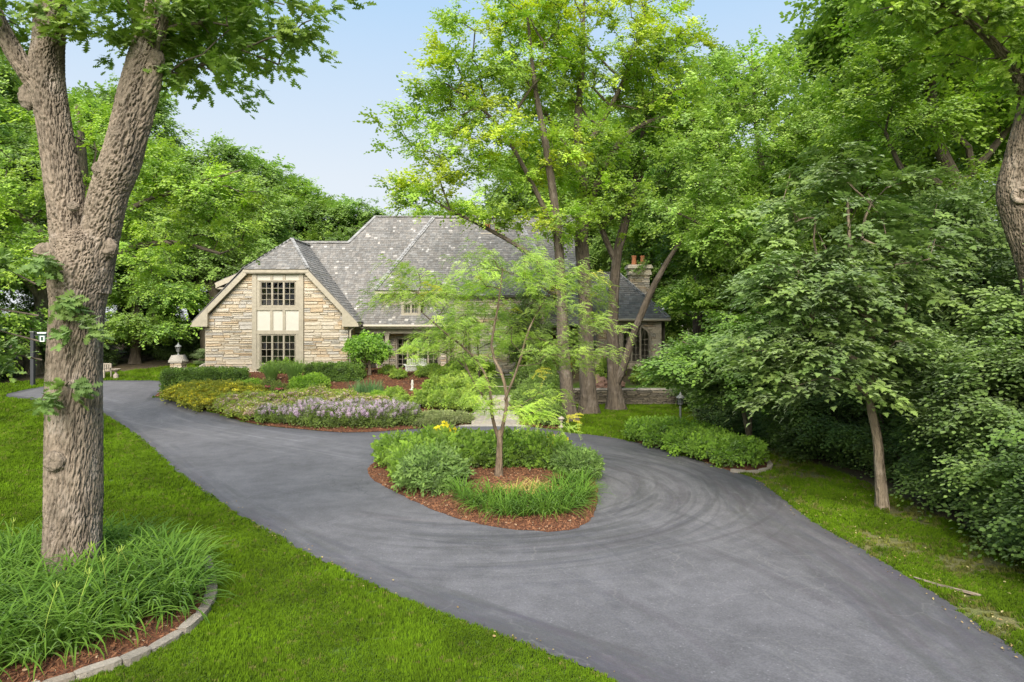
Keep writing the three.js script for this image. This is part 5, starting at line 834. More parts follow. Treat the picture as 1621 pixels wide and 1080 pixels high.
{ // clipped hedges
  const hedge = (label, pts, w, h, seed) => {
    const [A, B] = pts, L = Math.hypot(B[0] - A[0], B[1] - A[1]), x = (A[0] + B[0]) / 2, d = (A[1] + B[1]) / 2, turn = Math.atan2(B[1] - A[1], B[0] - A[0]), y = Math.min(T(...A), T(...B)) - .02, t = thing('clipped_hedge', label, 'hedge', x, d, y, turn, 'clipped box hedges'), R = rng(seed), J = (k) => (R() - .5) * 2 * k, items = [];
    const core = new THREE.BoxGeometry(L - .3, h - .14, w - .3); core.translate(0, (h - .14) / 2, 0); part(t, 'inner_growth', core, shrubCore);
    const n = Math.round((L * w + 2 * L * h + 2 * w * h) * 42);
    for (let k = 0; k < n; k++) {
      const u = J(1), v = J(1), f = R() * (L * w + 2 * L * h + 2 * w * h); let p, q;
      if (f < L * w) { p = V(u * L / 2, h, v * w / 2); q = V(0, 1, 0); } else if (f < L * w + 2 * L * h) { const s = R() < .6 ? 1 : -1; p = V(u * L / 2, (v + 1) / 2 * h, s * w / 2); q = V(0, 0, s); } else { const s = R() < .5 ? 1 : -1; p = V(s * L / 2, (v + 1) / 2 * h, u * w / 2); q = V(s, 0, 0); }
      const ex = Math.max(0, Math.abs(p.x) - (L / 2 - .25)), ey = Math.max(0, p.y - (h - .2)), ez = Math.max(0, Math.abs(p.z) - (w / 2 - .25)), over = Math.hypot(ex, ey, ez) - .24; if (over > 0) p.addScaledVector(V(Math.sign(p.x) * ex, ey, Math.sign(p.z) * ez).normalize(), -over);
      p.addScaledVector(q, -.09 + .05 * N3(p.x * 1.2 + seed, p.y * 1.2, p.z * 1.2) + J(.03)); const c = [[.07, .135, .028], [.055, .11, .024], [.09, .165, .03]][k % 3], g = .75 + .5 * R();
      items.push([p, q.clone().add(V(J(.7), J(.7), J(.7))), 1 + .4 * R(), c.map((e) => e * g), J(3)]);
    }
    t.add(foliage('foliage', GEO.tiny, leaves, items)); return t;
  };
  hedge('clipped hedge at the drive corner left of the gable', [[-16.7, 32.9], [-13.1, 33.5]], 1.3, 1.12, 61); hedge('clipped hedge between the tall grasses and small porch tree', [[-10.2, 34.1], [-7.5, 34.1]], 1.1, .82, 62);
}
{ // front garden planting
  const place = (proto, pos, grp, s0 = 1) => pos.forEach(([x, d, s, l], k) => copyOf(proto, l ?? proto.userData.label, x, d, frontTop(x, d) - .02, k * 1.9, s * s0, s * s0 * (.9 + .07 * (k % 4)), grp));
  const fine = bladeClump(571, 260, 1.25, .012, .22, .16, .5, 2.1, 5), grassMat = leafMat({ color: new THREE.Color().setRGB(.2, .33, .06) });
  [[-11.75, 33.3, 1, 'fountain of fine ornamental grass left under the gable window'], [-10.6, 33.2, 1.05, 'fountain of fine ornamental grass right under the gable window']].forEach(([x, d, s, l], k) => { const t = thing('ornamental_grass', l, 'grass plant', x, d, frontTop(x, d), k * 2, 'ornamental grasses'); t.scale.setScalar(s); part(t, 'blades', fine, grassMat); const b = part(t, 'blades', fine, grassMat); b.rotation.y = 2; });
  const iris = bladeClump(572, 70, .75, .035, .38, .3, .1, .55, 4), irisMat = leafMat({ color: new THREE.Color().setRGB(.15, .3, .09) });
  [[-7.2, 31.7], [-6.7, 31.75], [-6.35, 31.6]].forEach(([x, d], k) => { const t = thing('iris_clump', 'upright blue-green iris blades right of the clipped hedge', 'iris', x, d, frontTop(x, d), k, 'iris clumps'); part(t, 'blades', iris, irisMat); });
  shrub({ name: 'climbing_vine', label: 'leafy vine mound on the sill of the lower gable window', category: 'plant', x: -11.9, d: 35.6, seed: 420, r: 1.1, rz: .35, h: .62, n: 150, core: 0, geo: GEO.shrub, colors: bedGreen, y: 1.35 });
  const box = shrub({ name: 'low_boxwood', label: 'bright round boxwood below the right ornamental grass', x: -9.6, d: 32.3, y: frontTop(-9.6, 32.3) - .02, seed: 421, r: .72, h: .55, n: 170, geo: GEO.tiny, size: 1.5, colors: [[.14, .255, .03], [.115, .22, .028]], group: 'low boxwoods' });
  place(box, [[-12.4, 32.1, .85, 'bright round boxwood below the left ornamental grass'], [-6.0, 30.9, .6, 'small bright boxwood right of the iris blades'], [-5.5, 31.5, .45, 'tiny bright boxwood beside the flat stone']], 'low boxwoods');
  const mantle = shrub({ name: 'lady_mantle', label: 'chartreuse flowering mound at the left end of the bed', category: 'flower', x: -15.1, d: 31.3, y: frontTop(-15.1, 31.3), seed: 422, r: .62, h: .5, n: 150, geo: GEO.tiny, size: 1.4, core: .9, colors: [[.17, .2, .03], [.14, .18, .03]], flower: froth, flowerShare: 1, flowerFrom: -.6, flowerColors: [[.66, .58, .03], [.56, .53, .03], [.72, .64, .05]], group: 'chartreuse flowering mounds' });
  place(mantle, [[-14.8, 31.8, .9], [-14.5, 30.95, 1], [-14.1, 31.4, 1], [-13.9, 30.5, 1.05], [-13.6, 31.9, .9], [-13.4, 31, 1.05], [-13.2, 30.1, 1], [-12.8, 31.2, 1], [-12.6, 30.5, .9], [-12.2, 31.9, .7], [-11.9, 31.3, .8]].map(([x, d, s], k) => [x, d, s, `chartreuse flowering mound in the drift, ${nth[k + 1]} from the left`]), 'chartreuse flowering mounds');
  const sp = shrub({ name: 'spirea_bush', label: 'pale pink flowering spirea next to the chartreuse drift', x: -12.1, d: 29.6, y: frontTop(-12.1, 29.6), seed: 423, r: .6, h: .55, n: 150, geo: GEO.tiny, size: 1.3, colors: [[.15, .22, .045], [.12, .19, .04], [.20, .25, .06]], flower: head, flowerShare: .9, flowerFrom: -.1, flowerColors: [[.66, .42, .40], [.62, .52, .42], [.5, .46, .24]], group: 'pale pink spireas' });
  place(sp, [[-11.4, 29.0, 1], [-11.3, 30.1, 1], [-10.7, 28.6, 1.0], [-10.4, 29.5, 1], [-9.9, 31.2, .7], [-9.65, 28.6, .9], [-9.6, 30, 1], [-8.8, 30.8, .9], [-8.7, 29.6, 1], [-8.1, 30.2, 1], [-7.5, 30.6, .8], [-7.3, 29.8, 1], [-6.6, 29.8, 1], [-5.9, 29.9, .8]].map(([x, d, s], k) => [x, d, s, `pale pink flowering spirea in the bed, ${nth[k + 1]} from the left`]), 'pale pink spireas');
  const cat = shrub({ name: 'catmint_plant', label: 'lavender flowering mound nearest the pale groundcover', category: 'flower', x: -4.35, d: 27.5, y: frontTop(-4.35, 27.5), seed: 424, r: .6, h: .6, n: 170, geo: GEO.tiny, size: 1.2, colors: [[.085, .135, .035], [.07, .115, .03], [.10, .16, .04]], flower: spike, flowerShare: .6, flowerFrom: .25, flowerColors: [[.58, .42, .54], [.64, .50, .60], [.50, .36, .48]], group: 'lavender flowering mounds' });
  place(cat, [[-5.15, 27.1, 1.05], [-5.95, 26.85, 1.05], [-6.8, 26.95, 1.05], [-7.6, 27.15, 1], [-8.4, 27.5, .95], [-9.2, 27.9, .9], [-10.0, 28.1, .8], [-5.0, 28.0, 1], [-5.8, 27.8, 1.05], [-6.6, 27.9, 1.05], [-7.5, 28.1, 1], [-8.4, 28.4, .95], [-4.5, 28.4, .9], [-5.5, 28.7, .9], [-6.6, 28.8, .9]].map(([x, d, s], k) => [x, d, s, k < 7 ? `lavender flowering mound in the front row, ${nth[k + 1]} from the right` : k < 12 ? `lavender flowering mound in the second row, ${nth[k - 7]} from the right` : `lavender flowering mound in the third row, ${nth[k - 12]} from the right`]), 'lavender flowering mounds');
  const pale = shrub({ name: 'pale_groundcover', label: 'pale sage-green groundcover cushion left of the steps', category: 'groundcover', x: -3.2, d: 27.6, y: frontTop(-3.2, 27.6) - .03, seed: 425, r: .55, h: .32, n: 150, geo: GEO.tiny, size: 1, colors: [[.15, .195, .12], [.13, .175, .10], [.17, .21, .15]], group: 'pale groundcover cushions' });
  place(pale, [[-3.55, 27.35, .9], [-2.75, 27.75, 1], [-2.3, 28.0, .85], [-2.0, 28.15, .7], [-2.9, 28.2, .9], [-3.3, 28.2, .9]].map(([x, d, s], k) => [x, d, s, ['leftmost pale sage-green groundcover cushion by the drive', 'pale sage-green groundcover cushion in the middle by the drive', 'pale sage-green groundcover cushion second from the steps', 'pale sage-green groundcover cushion right beside the steps', 'pale sage-green cushion in the back row on the right', 'pale sage-green cushion in the back row on the left'][k]]), 'pale groundcover cushions');
  const rs = shrub({ name: 'rose_bush', label: 'small rose bush with magenta blooms below the left grass', category: 'rose', x: -11.3, d: 31.9, y: frontTop(-11.3, 31.9), seed: 426, r: .35, h: .45, n: 40, core: .5, geo: GEO.tiny, size: 1.3, colors: [[.10, .15, .045]], flower: rose, flowerShare: .35, flowerColors: [[.72, .05, .20]], group: 'rose bushes' });
  place(rs, [[-10.75, 31.75, 1, 'small rose bush with magenta blooms, the right one']], 'rose bushes');
  const mix = shrub({ name: 'garden_shrub', label: 'soft green shrub left of the first steps', x: -2.3, d: 29.6, y: frontTop(-2.3, 29.6), seed: 427, r: .6, h: .75, n: 130, geo: GEO.shrub, size: .85, colors: [[.15, .24, .045], [.12, .205, .04], [.18, .27, .06]], group: 'mixed shrubs left of the steps' });
  place(mix, [[-3.1, 29.9, .95, 'soft green shrub above the stone edging'], [-3.9, 30.2, .85, 'soft green shrub above the left end of edging'], [-2.5, 30.9, 1.1, 'soft green shrub beside the second steps'], [-3.4, 31.3, 1.0, 'soft green shrub right of the white pedestal'], [-2.3, 32.4, 1.15, 'soft green shrub beside the upper landing'], [-3.2, 33.1, 1.0, 'soft green shrub before the stone bay'], [-2.5, 34.2, 1.1, 'soft green shrub under the tall casement'], [-3.9, 34.4, .7, 'soft green shrub right of the white chairs'], [-5.7, 34.2, .6, 'soft green shrub left of the white chairs'], [-4.9, 29.9, .7, 'low green shrub left of the edging'], [-5.3, 30.8, .7, 'low green shrub in the red mulch'], [-4.5, 34.5, .55, 'low green shrub before the white chairs'], [-6.4, 35.2, .6, 'dark shrub by the terrace step']], 'mixed shrubs left of the steps');
  const yew = shrub({ name: 'spreading_yew', label: 'spreading yew right of the lowest step', x: 1.05, d: 28.4, y: shrubTop(1.05, 28.4), seed: 428, r: .72, h: .95, n: 180, geo: GEO.tiny, size: 1.5, colors: [[.085, .15, .04], [.11, .185, .05], [.07, .125, .035]], group: 'evergreens right of the steps' });
  [[1.5, 27.6, .8, 'low yew at the corner of drive and lawn'], [.95, 29.6, 1.1, 'spreading yew beside the second steps'], [1.35, 31, 1.15, 'spreading yew beside the upper steps'], [.9, 32.6, 1.1, 'spreading juniper beside the path landing'], [1.5, 34.2, 1, 'juniper spilling over the wall end'], [1.7, 29.2, .9, 'yew behind the small stone lantern']].forEach(([x, d, s, l], k) => copyOf(yew, l, x, d, T(x, d) + .03, k * 2, s, s * (k === 4 ? .6 : 1), 'evergreens right of the steps'));
  [[5.5, 37.6, .95, 'bright green bush below the right wing wall'], [4.4, 36.6, .7, 'bright green bush between the oak trunks'], [7.0, 36, .9, 'bush under the arched window behind the wall'], [8.2, 35.6, 1, 'bush at the right corner of the right wing']].forEach(([x, d, s, l], k) => copyOf(mix, l, x, d, T(x, d), k, s * 1.1, s * 1.1, 'bushes behind the dry stone wall'));
  const he = [[1.6, 36.0, .8], [.9, 35.9, .8], [-2.1, 35.9, .8], [-1.5, 35.6, .7]]; he.forEach(([x, d, s], k) => copyOf(box, ['clipped bush left of the entry steps', 'clipped bush under the bay window', 'clipped bush in front of the stone bay', 'clipped bush at the left of the stone bay'][k], x, d, T(x, d), k, s, s * 1.3, 'bushes along the bay'));
  const bed = shrub({ name: 'border_shrub', label: 'bright green shrub at the curbed tip of lamp bed', x: 6.55, d: 19.9, y: rightTop(6.55, 19.9), seed: 429, r: .62, h: .62, n: 150, geo: GEO.shrub, size: .85, colors: [[.12, .23, .03], [.10, .195, .03]], group: 'shrubs in the lamp post bed' });
  [[6.9, 20.6, .85, 'darker shrub beside the twin-stemmed tree'], [6.1, 20.6, 1, 'second bright shrub from the curbed tip'], [6.35, 21.5, 1, 'shrub at the foot of the twin-stemmed tree'], [5.6, 21.7, 1, 'shrub in the middle of lamp bed front'], [5.75, 22.7, 1.05, 'shrub in the middle of lamp bed back'], [5.1, 23, 1, 'shrub in front of the lamp post'], [4.75, 23.9, 1, 'shrub at the far left end of the lamp bed'], [5.5, 24.1, 1, 'shrub left of the lamp post'], [6.35, 23.2, .85, 'shrub right of the lamp post']].forEach(([x, d, s, l], k) => copyOf(bed, l, x, d, rightTop(x, d), k * 1.3, s, s, 'shrubs in the lamp post bed'));
}
tree({ name: 'porch_tree', label: 'small round ornamental tree beside the porch corner', x: -7.3, d: 34.9, seed: 431, bare: .8, n: 70, per: 6, spread: .28, size: 1.0, geo: GEO.shrub, twig: .006, sides: 8, bark: barkMaps(.28, .22, .17), colors: [[.13, .25, .03], [.16, .29, .035], [.10, .20, .03]],
  chains: [[[0, 0, 0, .08], [.02, .5, 0, .07], [0, .85, 0, .055], [-.1, 1.3, 0, .035], [-.2, 1.7, 0, .012]], [[0, .7, 0, .045], [.35, 1.1, .05, .03], [.55, 1.4, .05, .015]]],
  lobes: [[-.35, 1.55, .1, .65, .4, .55], [.4, 1.35, .1, .6, .35, .5], [0, 1.85, 0, .5, .3, .45], [.05, 1.2, .35, .5, .25, .3]] });
tree({ name: 'ornamental_tree', label: 'airy ornamental tree with arching dark stems left of the steps', x: -1.95, d: 32.6, seed: 432, bare: .6, n: 110, per: 4, spread: .35, size: 1.1, geo: GEO.locust, twig: .007, flat: .1, level: .3, sides: 8, bark: barkMaps(.12, .1, .08), colors: [[.19, .31, .045], [.22, .34, .05], [.15, .26, .04]],
  chains: [[[.3, 0, 0, .07], [.15, .5, 0, .06], [-.3, 1.1, 0, .05], [-1.0, 1.7, .1, .035], [-2.0, 2.0, .2, .015]], [[.3, .1, 0, .06], [.4, 1.2, 0, .05], [.3, 2.4, 0, .035], [.7, 3.6, 0, .015]], [[.38, .8, 0, .04], [-.1, 2.0, .1, .03], [-.5, 3.2, .1, .012]]],
  lobes: [[-1.7, 2.3, .2, 1.1, .45, .7], [.3, 3.4, 0, 1.2, .6, .9], [-.7, 3.0, .1, 1, .5, .8], [1.0, 2.4, .1, .9, .5, .7], [.2, 1.6, .3, .8, .35, .5]] });
tree({ name: 'feathery_cedar', label: 'feathery grey-green cedar beside the front door path', x: .75, d: 34.9, seed: 433, bare: .5, n: 120, per: 5, spread: .3, size: 1.6, geo: GEO.tiny, twig: .006, sides: 8, bark: barkMaps(.16, .12, .09), colors: [[.11, .165, .06], [.09, .145, .05], [.14, .2, .065]],
  chains: [[[0, 0, 0, .09], [.05, 1.2, 0, .07], [0, 2.6, 0, .045], [.05, 4.0, 0, .015]]],
  lobes: [[0, 1.4, .2, 1.1, .7, .8], [.3, 2.5, .1, .9, .6, .7], [-.4, 3.1, .1, .8, .6, .6], [.2, 3.9, 0, .5, .5, .5], [1.0, 1.7, .3, .6, .5, .5]] });
// ------------------------------------------------------------------ stonework in the garden
const slabMats = [[.50, .45, .38], [.56, .50, .42], [.45, .41, .36], [.60, .54, .46]].map(([r, g, b]) => std(r, g, b, { map: rep(grain, 1), bumpMap: rep(rough, 1.5), bumpScale: .03 }));
const kerbMats = [[.70, .60, .49], [.62, .54, .45], [.75, .65, .54], [.66, .55, .43]].map(([r, g, b]) => std(r, g, b, { map: rep(grain, 1, 1), bumpMap: rep(rough, 2), bumpScale: .05, roughness: 1 }));
function roughSlab(seed, L, H, W, j = .03) { // a hewn block with chipped, uneven edges
  const R = rng(seed), g = new Geo(), nx = 5, J = (k) => (R() - .5) * 2 * k, ring = [];
  for (let i = 0; i <= nx; i++) { const x = lerp(-L / 2, L / 2, i / nx), e = i === 0 || i === nx ? .75 : 1, b = Math.min(.02, H * .2); ring.push([[x, 0, W / 2 * e + J(j * .3)], [x, H - b, W / 2 * e + J(j)], [x + J(.01), H + J(.006), W / 2 * e - b * 1.5 + J(j * .6)], [x + J(.01), H + J(.006), -W / 2 * e + b * 1.5 + J(j * .6)], [x, H - b, -W / 2 * e + J(j)], [x, 0, -W / 2 * e]]); }
  for (let i = 0; i < nx; i++) for (let k = 0; k < 5; k++) g.face([ring[i][k], ring[i + 1][k], ring[i + 1][k + 1], ring[i][k + 1]], [[ring[i][k][0], k * .1], [ring[i + 1][k][0], k * .1], [ring[i + 1][k][0], k * .1 + .1], [ring[i][k][0], k * .1 + .1]]);
  g.face([...ring[0]].reverse()); g.face(ring[nx]); return g.build();
}
const kerbShapes = [0, 1, 2, 3, 4].map((k) => roughSlab(700 + k, 1, 1, 1, .05));
function kerbRun(name, label, line, L, Wd, Hh, lift, seed, hgt = T) { // stones laid end to end along [x, d] points
  const R = rng(seed), t = thing(name, label, 'stone edging', line[0][0], line[0][1]), o = t.position; let k = 0, acc = 0; const len = [0]; for (let i = 1; i < line.length; i++) len.push(len[i - 1] + Math.hypot(line[i][0] - line[i - 1][0], line[i][1] - line[i - 1][1]));
  const at = (s) => { let i = 1; while (i < line.length - 1 && len[i] < s) i++; const f = clamp((s - len[i - 1]) / (len[i] - len[i - 1]), 0, 1); return [lerp(line[i - 1][0], line[i][0], f), lerp(line[i - 1][1], line[i][1], f)]; };
  while (acc < len[len.length - 1] - L * .4) { const l = L * (.75 + .5 * R()), a = at(acc), b = at(Math.min(acc + l, len[len.length - 1])), m = part(t, 'stone', kerbShapes[k % 5], kerbMats[Math.floor(R() * 4)]), x = (a[0] + b[0]) / 2, d = (a[1] + b[1]) / 2; m.position.set(x - o.x + (R() - .5) * .02, hgt(x, d) + lift - o.y + (R() - .5) * .015, -d - o.z); m.rotation.set((R() - .5) * .06, Math.atan2(b[1] - a[1], b[0] - a[0]) + (R() - .5) * .05, (R() - .5) * .03); m.scale.set(l - .018, Hh * (.9 + .2 * R()), Wd * (.9 + .2 * R())); acc += l; k++; }
  return t;
}
kerbRun('stone_edging', 'curved row of hewn pale stones around the foreground oak bed', smoothLine([[-5.35, 11.95], [-4.98, 11.2], [-4.62, 10.5], [-4.38, 9.45], [-4.6, 8.55], [-5.15, 7.9], [-6.1, 7.2], [-7.4, 6.85]], 8), .42, .155, .12, -.02, 71);
kerbRun('stone_edging', 'curved pale stone kerb at the tip of the lamp post bed', smoothLine([[6.12, 19.05], [6.5, 18.82], [6.98, 18.98], [7.42, 19.55], [7.62, 20.4], [7.58, 21.1]], 8), .4, .13, .12, -.02, 72);
kerbRun('stone_edging', 'short row of pale stones above the lavender flowers', smoothLine([[-5.6, 29.3], [-4.6, 29.2], [-3.4, 29.05], [-2.3, 28.95], [-1.75, 28.9]], 6), .6, .22, .2, -.02, 73);
{ // garden steps and flagged path
  const t = thing('garden_steps', 'pale stone steps and flagged landings climbing from the drive to the door', 'steps', -.75, 27.6, 0), R = rng(74);
  const slab = (name, x0, x1, d0, d1, y0, y1, m) => { const g = new Geo(), e = .018, j = () => (R() - .5) * .02; g.box(x0 + j(), x1 + j(), y0, y1 - e, -d1, -d0); g.box(x0 + e, x1 - e, y1 - e, y1, -d1 + .004, -d0 - e); g.build(); const b = part(t, name, g.build().translate(.75, 0, 27.6), m); return b; };
  slab('apron', -2.15, .75, 27.3, 27.75, -.1, .04, slabMats[3]);
  let y = .04, d = 27.75, x0 = -1.65, x1 = .3;
  const flags = (x0, x1, d0, d1, y) => { for (let q = d0; q < d1 - .1;) { const h = Math.min(.42 + .25 * R(), d1 - q); for (let x = x0; x < x1 - .05;) { let w = .4 + .5 * R(); if (x1 - x - w < .28) w = x1 - x; slab('flagstone', x + .012, x + w - .012, q + .012, q + h - .012, y - .1, y + (R() - .5) * .012, slabMats[Math.floor(R() * 4)]); x += w; } q += h; } };
  for (const [rise, run, flag] of [[.14, .4, 0], [.15, 2.0, 1], [.15, .42, 0], [.15, .42, 0], [.15, 1.7, 1], [.15, .45, 0], [.15, 1.1, 1], [.14, .5, 0], [.15, .5, 0]]) {
    y += rise; const n = 1 + Math.floor(R() * 2), c = lerp(x0, x1, .35 + .3 * R()); slab('riser', x0, n > 1 ? c : x1, d, d + Math.min(run, .45), y - rise - .25, y, slabMats[Math.floor(R() * 4)]); if (n > 1) slab('riser', c + .01, x1, d, d + Math.min(run, .45), y - rise - .25, y - .004, slabMats[Math.floor(R() * 4)]);
    if (flag) flags(x0, x1, d + .46, d + run, y - .002); d += run; if (d > 31) { x0 += .12; x1 += .14; }
  }
  for (const [a, b, c, e] of [[-1.0, 1.0, 35.3, 36.4], [-.2, 2.2, 36.45, 37.6], [.8, 3.2, 37.65, 38.8], [1.5, 3.9, 38.85, 39.6]]) flags(a, b, c, e, 1.47);
}
{ // dry stone retaining wall behind the oaks
  const t = thing('dry_stone_wall', 'long dry-laid ledgestone retaining wall behind the three oak trunks', 'wall', 2.2, 34.4, 0), g = new Geo(); g.box(.05, 7.1, -.15, .72, -.5, -.08); part(t, 'wall_core', g.build(), std(.13, .11, .085));
  const tones = [[.33, .28, .20], [.28, .24, .175], [.38, .32, .23], [.25, .215, .165]].map(([r, q, b]) => std(r, q, b, { map: rep(grain, 1.5), bumpMap: rep(rough, 2), bumpScale: .03 }));
  courses(75, -.02, .76, (y0) => [[0, 7.15 - Math.max(0, y0 - .3) * .8]], (x, y, l, h, R) => { const m = part(t, 'stone', stoneShapes[Math.floor(R() * 10)], tones[Math.floor(R() * 4)]); m.position.set(x, y, -.1); m.scale.set(l, h, .09 + .09 * R()); }, .07, .13, .25, .8);
  const R = rng(76); for (let x = 0; x < 6.8;) { const l = .5 + .5 * R(), m = part(t, 'capstone', kerbShapes[Math.floor(R() * 5)], slabMats[Math.floor(R() * 4)]); m.position.set(x + l / 2, .76, -.22); m.scale.set(l - .02, .08, .42); m.rotation.y = (R() - .5) * .05; x += l; }
  [[4.35, 35.3, .55, 'rusty red boulder behind the wall between oak trunks'], [5.3, 35.2, .42, 'smaller rusty red boulder right of the oak trunk']].forEach(([x, d, r, l], k) => { const q = new THREE.IcosahedronGeometry(r, 3), p = q.attributes.position; for (let i = 0; i < p.count; i++) { const u = V(p.getX(i), p.getY(i), p.getZ(i)), w = 1 + .28 * N3(u.x * 1.8 / r + k * 9, u.y * 1.8 / r, u.z * 1.8 / r); p.setXYZ(i, u.x * w * 1.3, u.y * w * .75, u.z * w); } q.computeVertexNormals(); const o = part(scene, numbered('boulder'), q, std(.42, .25, .19, { map: rep(grain, 3), bumpMap: rep(rough, 3), bumpScale: .03 })); o.position.set(x, T(x, d) + r * .25, -d); tag(o, l, 'boulder'); });
}
// ------------------------------------------------------------------ lamps and garden furniture
const iron = std(.05, .052, .055, { roughness: .5, metalness: .3 }), zinc = std(.22, .22, .205, { roughness: .6, metalness: .2 }), lampGlass = new THREE.MeshPhysicalMaterial({ color: new THREE.Color().setRGB(.45, .46, .45), roughness: .25, transmission: .7, thickness: 0 });
function lantern(t, y, s, mat, x = 0, z = 0) { // four-sided tapered lantern with a pitched lid
  const add = (n, g, m) => part(t, n, g.translate(x, y, z), m);
  add('lantern_base', lathe([[.001, 0], [.05 * s, 0], [.06 * s, .03 * s], [.11 * s, .06 * s], [.11 * s, .09 * s], [.001, .09 * s]], 12), mat);
  const cage = new Geo(); for (let k = 0; k < 4; k++) { const a = Math.PI / 4 + k * Math.PI / 2; cage.bar(V(Math.cos(a) * .1 * s, .09 * s, Math.sin(a) * .1 * s), V(Math.cos(a) * .16 * s, .36 * s, Math.sin(a) * .16 * s), .018 * s, .018 * s, V(1, 0, .3)); } add('lantern_cage', cage.build(), mat);
  add('lantern_glass', new THREE.CylinderGeometry(.145 * s, .088 * s, .27 * s, 4, 1, true).rotateY(Math.PI / 4 + Math.PI / 4).translate(0, .225 * s, 0), lampGlass);
  add('lantern_lid', lathe([[.2 * s, .355 * s], [.2 * s, .38 * s], [.12 * s, .47 * s], [.06 * s, .5 * s], [.05 * s, .55 * s], [.02 * s, .57 * s], [.03 * s, .6 * s], [.001, .64 * s]], 12), mat);
}
{
  let t = thing('lamp_post', 'short grey lamp post with lantern among lamp bed shrubs', 'lamp post', 6.05, 24.5); part(t, 'post', lathe([[.001, 0], [.09, 0], [.09, .06], [.05, .1], [.042, .16], [.038, 1.1], [.05, 1.12], [.05, 1.15], [.035, 1.17], [.035, 1.22], [.001, 1.22]], 14), zinc); lantern(t, 1.2, .78, zinc);
  t = thing('lamp_post', 'dark square post with side lantern at the far left drive', 'lamp post', -25.6, 36.44); const g = new Geo(); g.box(-.085, .085, -.1, 2.9, -.085, .085); part(t, 'post', g.build(), std(.035, .035, .042, { roughness: .6 })); const c = new Geo(); c.box(-.11, .11, 2.9, 2.95, -.11, .11); part(t, 'post_cap', c.build(), zinc); const a = new Geo(); a.bar(V(.08, 2.72, 0), V(.78, 2.82, 0), .05, .06); part(t, 'arm', a.build(), iron);
  const white = std(.75, .76, .78, { roughness: .6 }), gr = std(.03, .07, .045, { roughness: .6 }); const b = new Geo(); b.box(.4, .8, 2.45, 2.78, -.16, .16); part(t, 'lantern_box', b.build(), gr); const r = new Geo(); r.box(.37, .83, 2.83, 2.87, -.2, .2); r.box(.36, .84, 2.87, 2.9, -.21, .21); part(t, 'lantern_roof', r.build(), white); const f = new Geo(); for (const [p, q, m, n] of [[.5, .54, 2.4, 2.7], [.7, .74, 2.4, 2.7], [.54, .7, 2.4, 2.44], [.54, .7, 2.66, 2.7]]) f.box(p, q, m, n, .16, .19); f.box(.37, .4, 2.5, 2.74, -.1, .1); part(t, 'white_trim', f.build(), white);
}
{ // gate pier with lantern and sweeping wall
  const t = thing('stone_pier', 'stone pier with sloped cap and lantern left of the gable', 'pillar', -18.2, 37.2), g = new Geo(); g.box(-.27, .27, -.2, 1.18, -.27, .27); part(t, 'pier_core', g.build(), mortar);
  courses(81, -.1, 1.18, () => [[-.31, .31]], (x, y, l, h, R) => { for (const [ry, px, pz] of [[0, x, .25], [Math.PI / 2, .25, -x]]) { const m = part(t, 'stone', stoneShapes[Math.floor(R() * 10)], stoneMats[Math.floor(R() * 10)]); m.position.set(px, y, pz); m.rotation.y = ry; m.scale.set(l, h, .06); } }, .14, .22, .2, .4);
  part(t, 'pier_cap', new THREE.CylinderGeometry(.36, .52, .3, 4).rotateY(Math.PI / 4).translate(0, 1.42, 0), slabMats[0]); const s = new Geo(); s.box(-.37, .37, 1.18, 1.27, -.37, .37); part(t, 'cap_slab', s.build(), slabMats[0]);
  part(t, 'lantern_stem', lathe([[.001, 1.57], [.09, 1.57], [.08, 1.6], [.03, 1.63], [.03, 1.75], [.001, 1.75]], 10), zinc); lantern(t, 1.72, .85, zinc);
  const w = thing('sweeping_wall', 'low stone wall sweeping up from the pier to the gable', 'wall', -17.9, 37.2, T(-17.9, 37.2)), top = (x) => .8 + .38 * ss(.55, 1.45, x), sh = new THREE.Shape(); sh.moveTo(0, -.3); sh.lineTo(1.72, -.3); for (let k = 12; k >= 0; k--) sh.lineTo(1.72 * k / 12, top(1.72 * k / 12) - .04); part(w, 'wall_core', new THREE.ExtrudeGeometry(sh, { depth: .24, bevelEnabled: false }).translate(0, 0, -.12), mortar);
  courses(82, -.1, 1.12, (y0, y1) => { let a = 0; while (a < 1.7 && top(a) - .05 < y1) a += .03; return a < 1.6 ? [[a, 1.72]] : []; }, (x, y, l, h, R) => { const m = part(w, 'stone', stoneShapes[Math.floor(R() * 10)], stoneMats[Math.floor(R() * 10)]); m.position.set(x, y, .1); m.scale.set(l, h, .06); }, .1, .18, .2, .5);
  for (let k = 0; k < 6; k++) { const x0 = 1.72 * k / 6, x1 = 1.72 * (k + 1) / 6, m = part(w, 'coping_stone', kerbShapes[k % 5], slabMats[k % 4]); m.position.set((x0 + x1) / 2, (top(x0) + top(x1)) / 2 - .05, 0); m.rotation.z = Math.atan2(top(x1) - top(x0), x1 - x0); m.scale.set(Math.hypot(x1 - x0, top(x1) - top(x0)) - .01, .09, .36); }
}
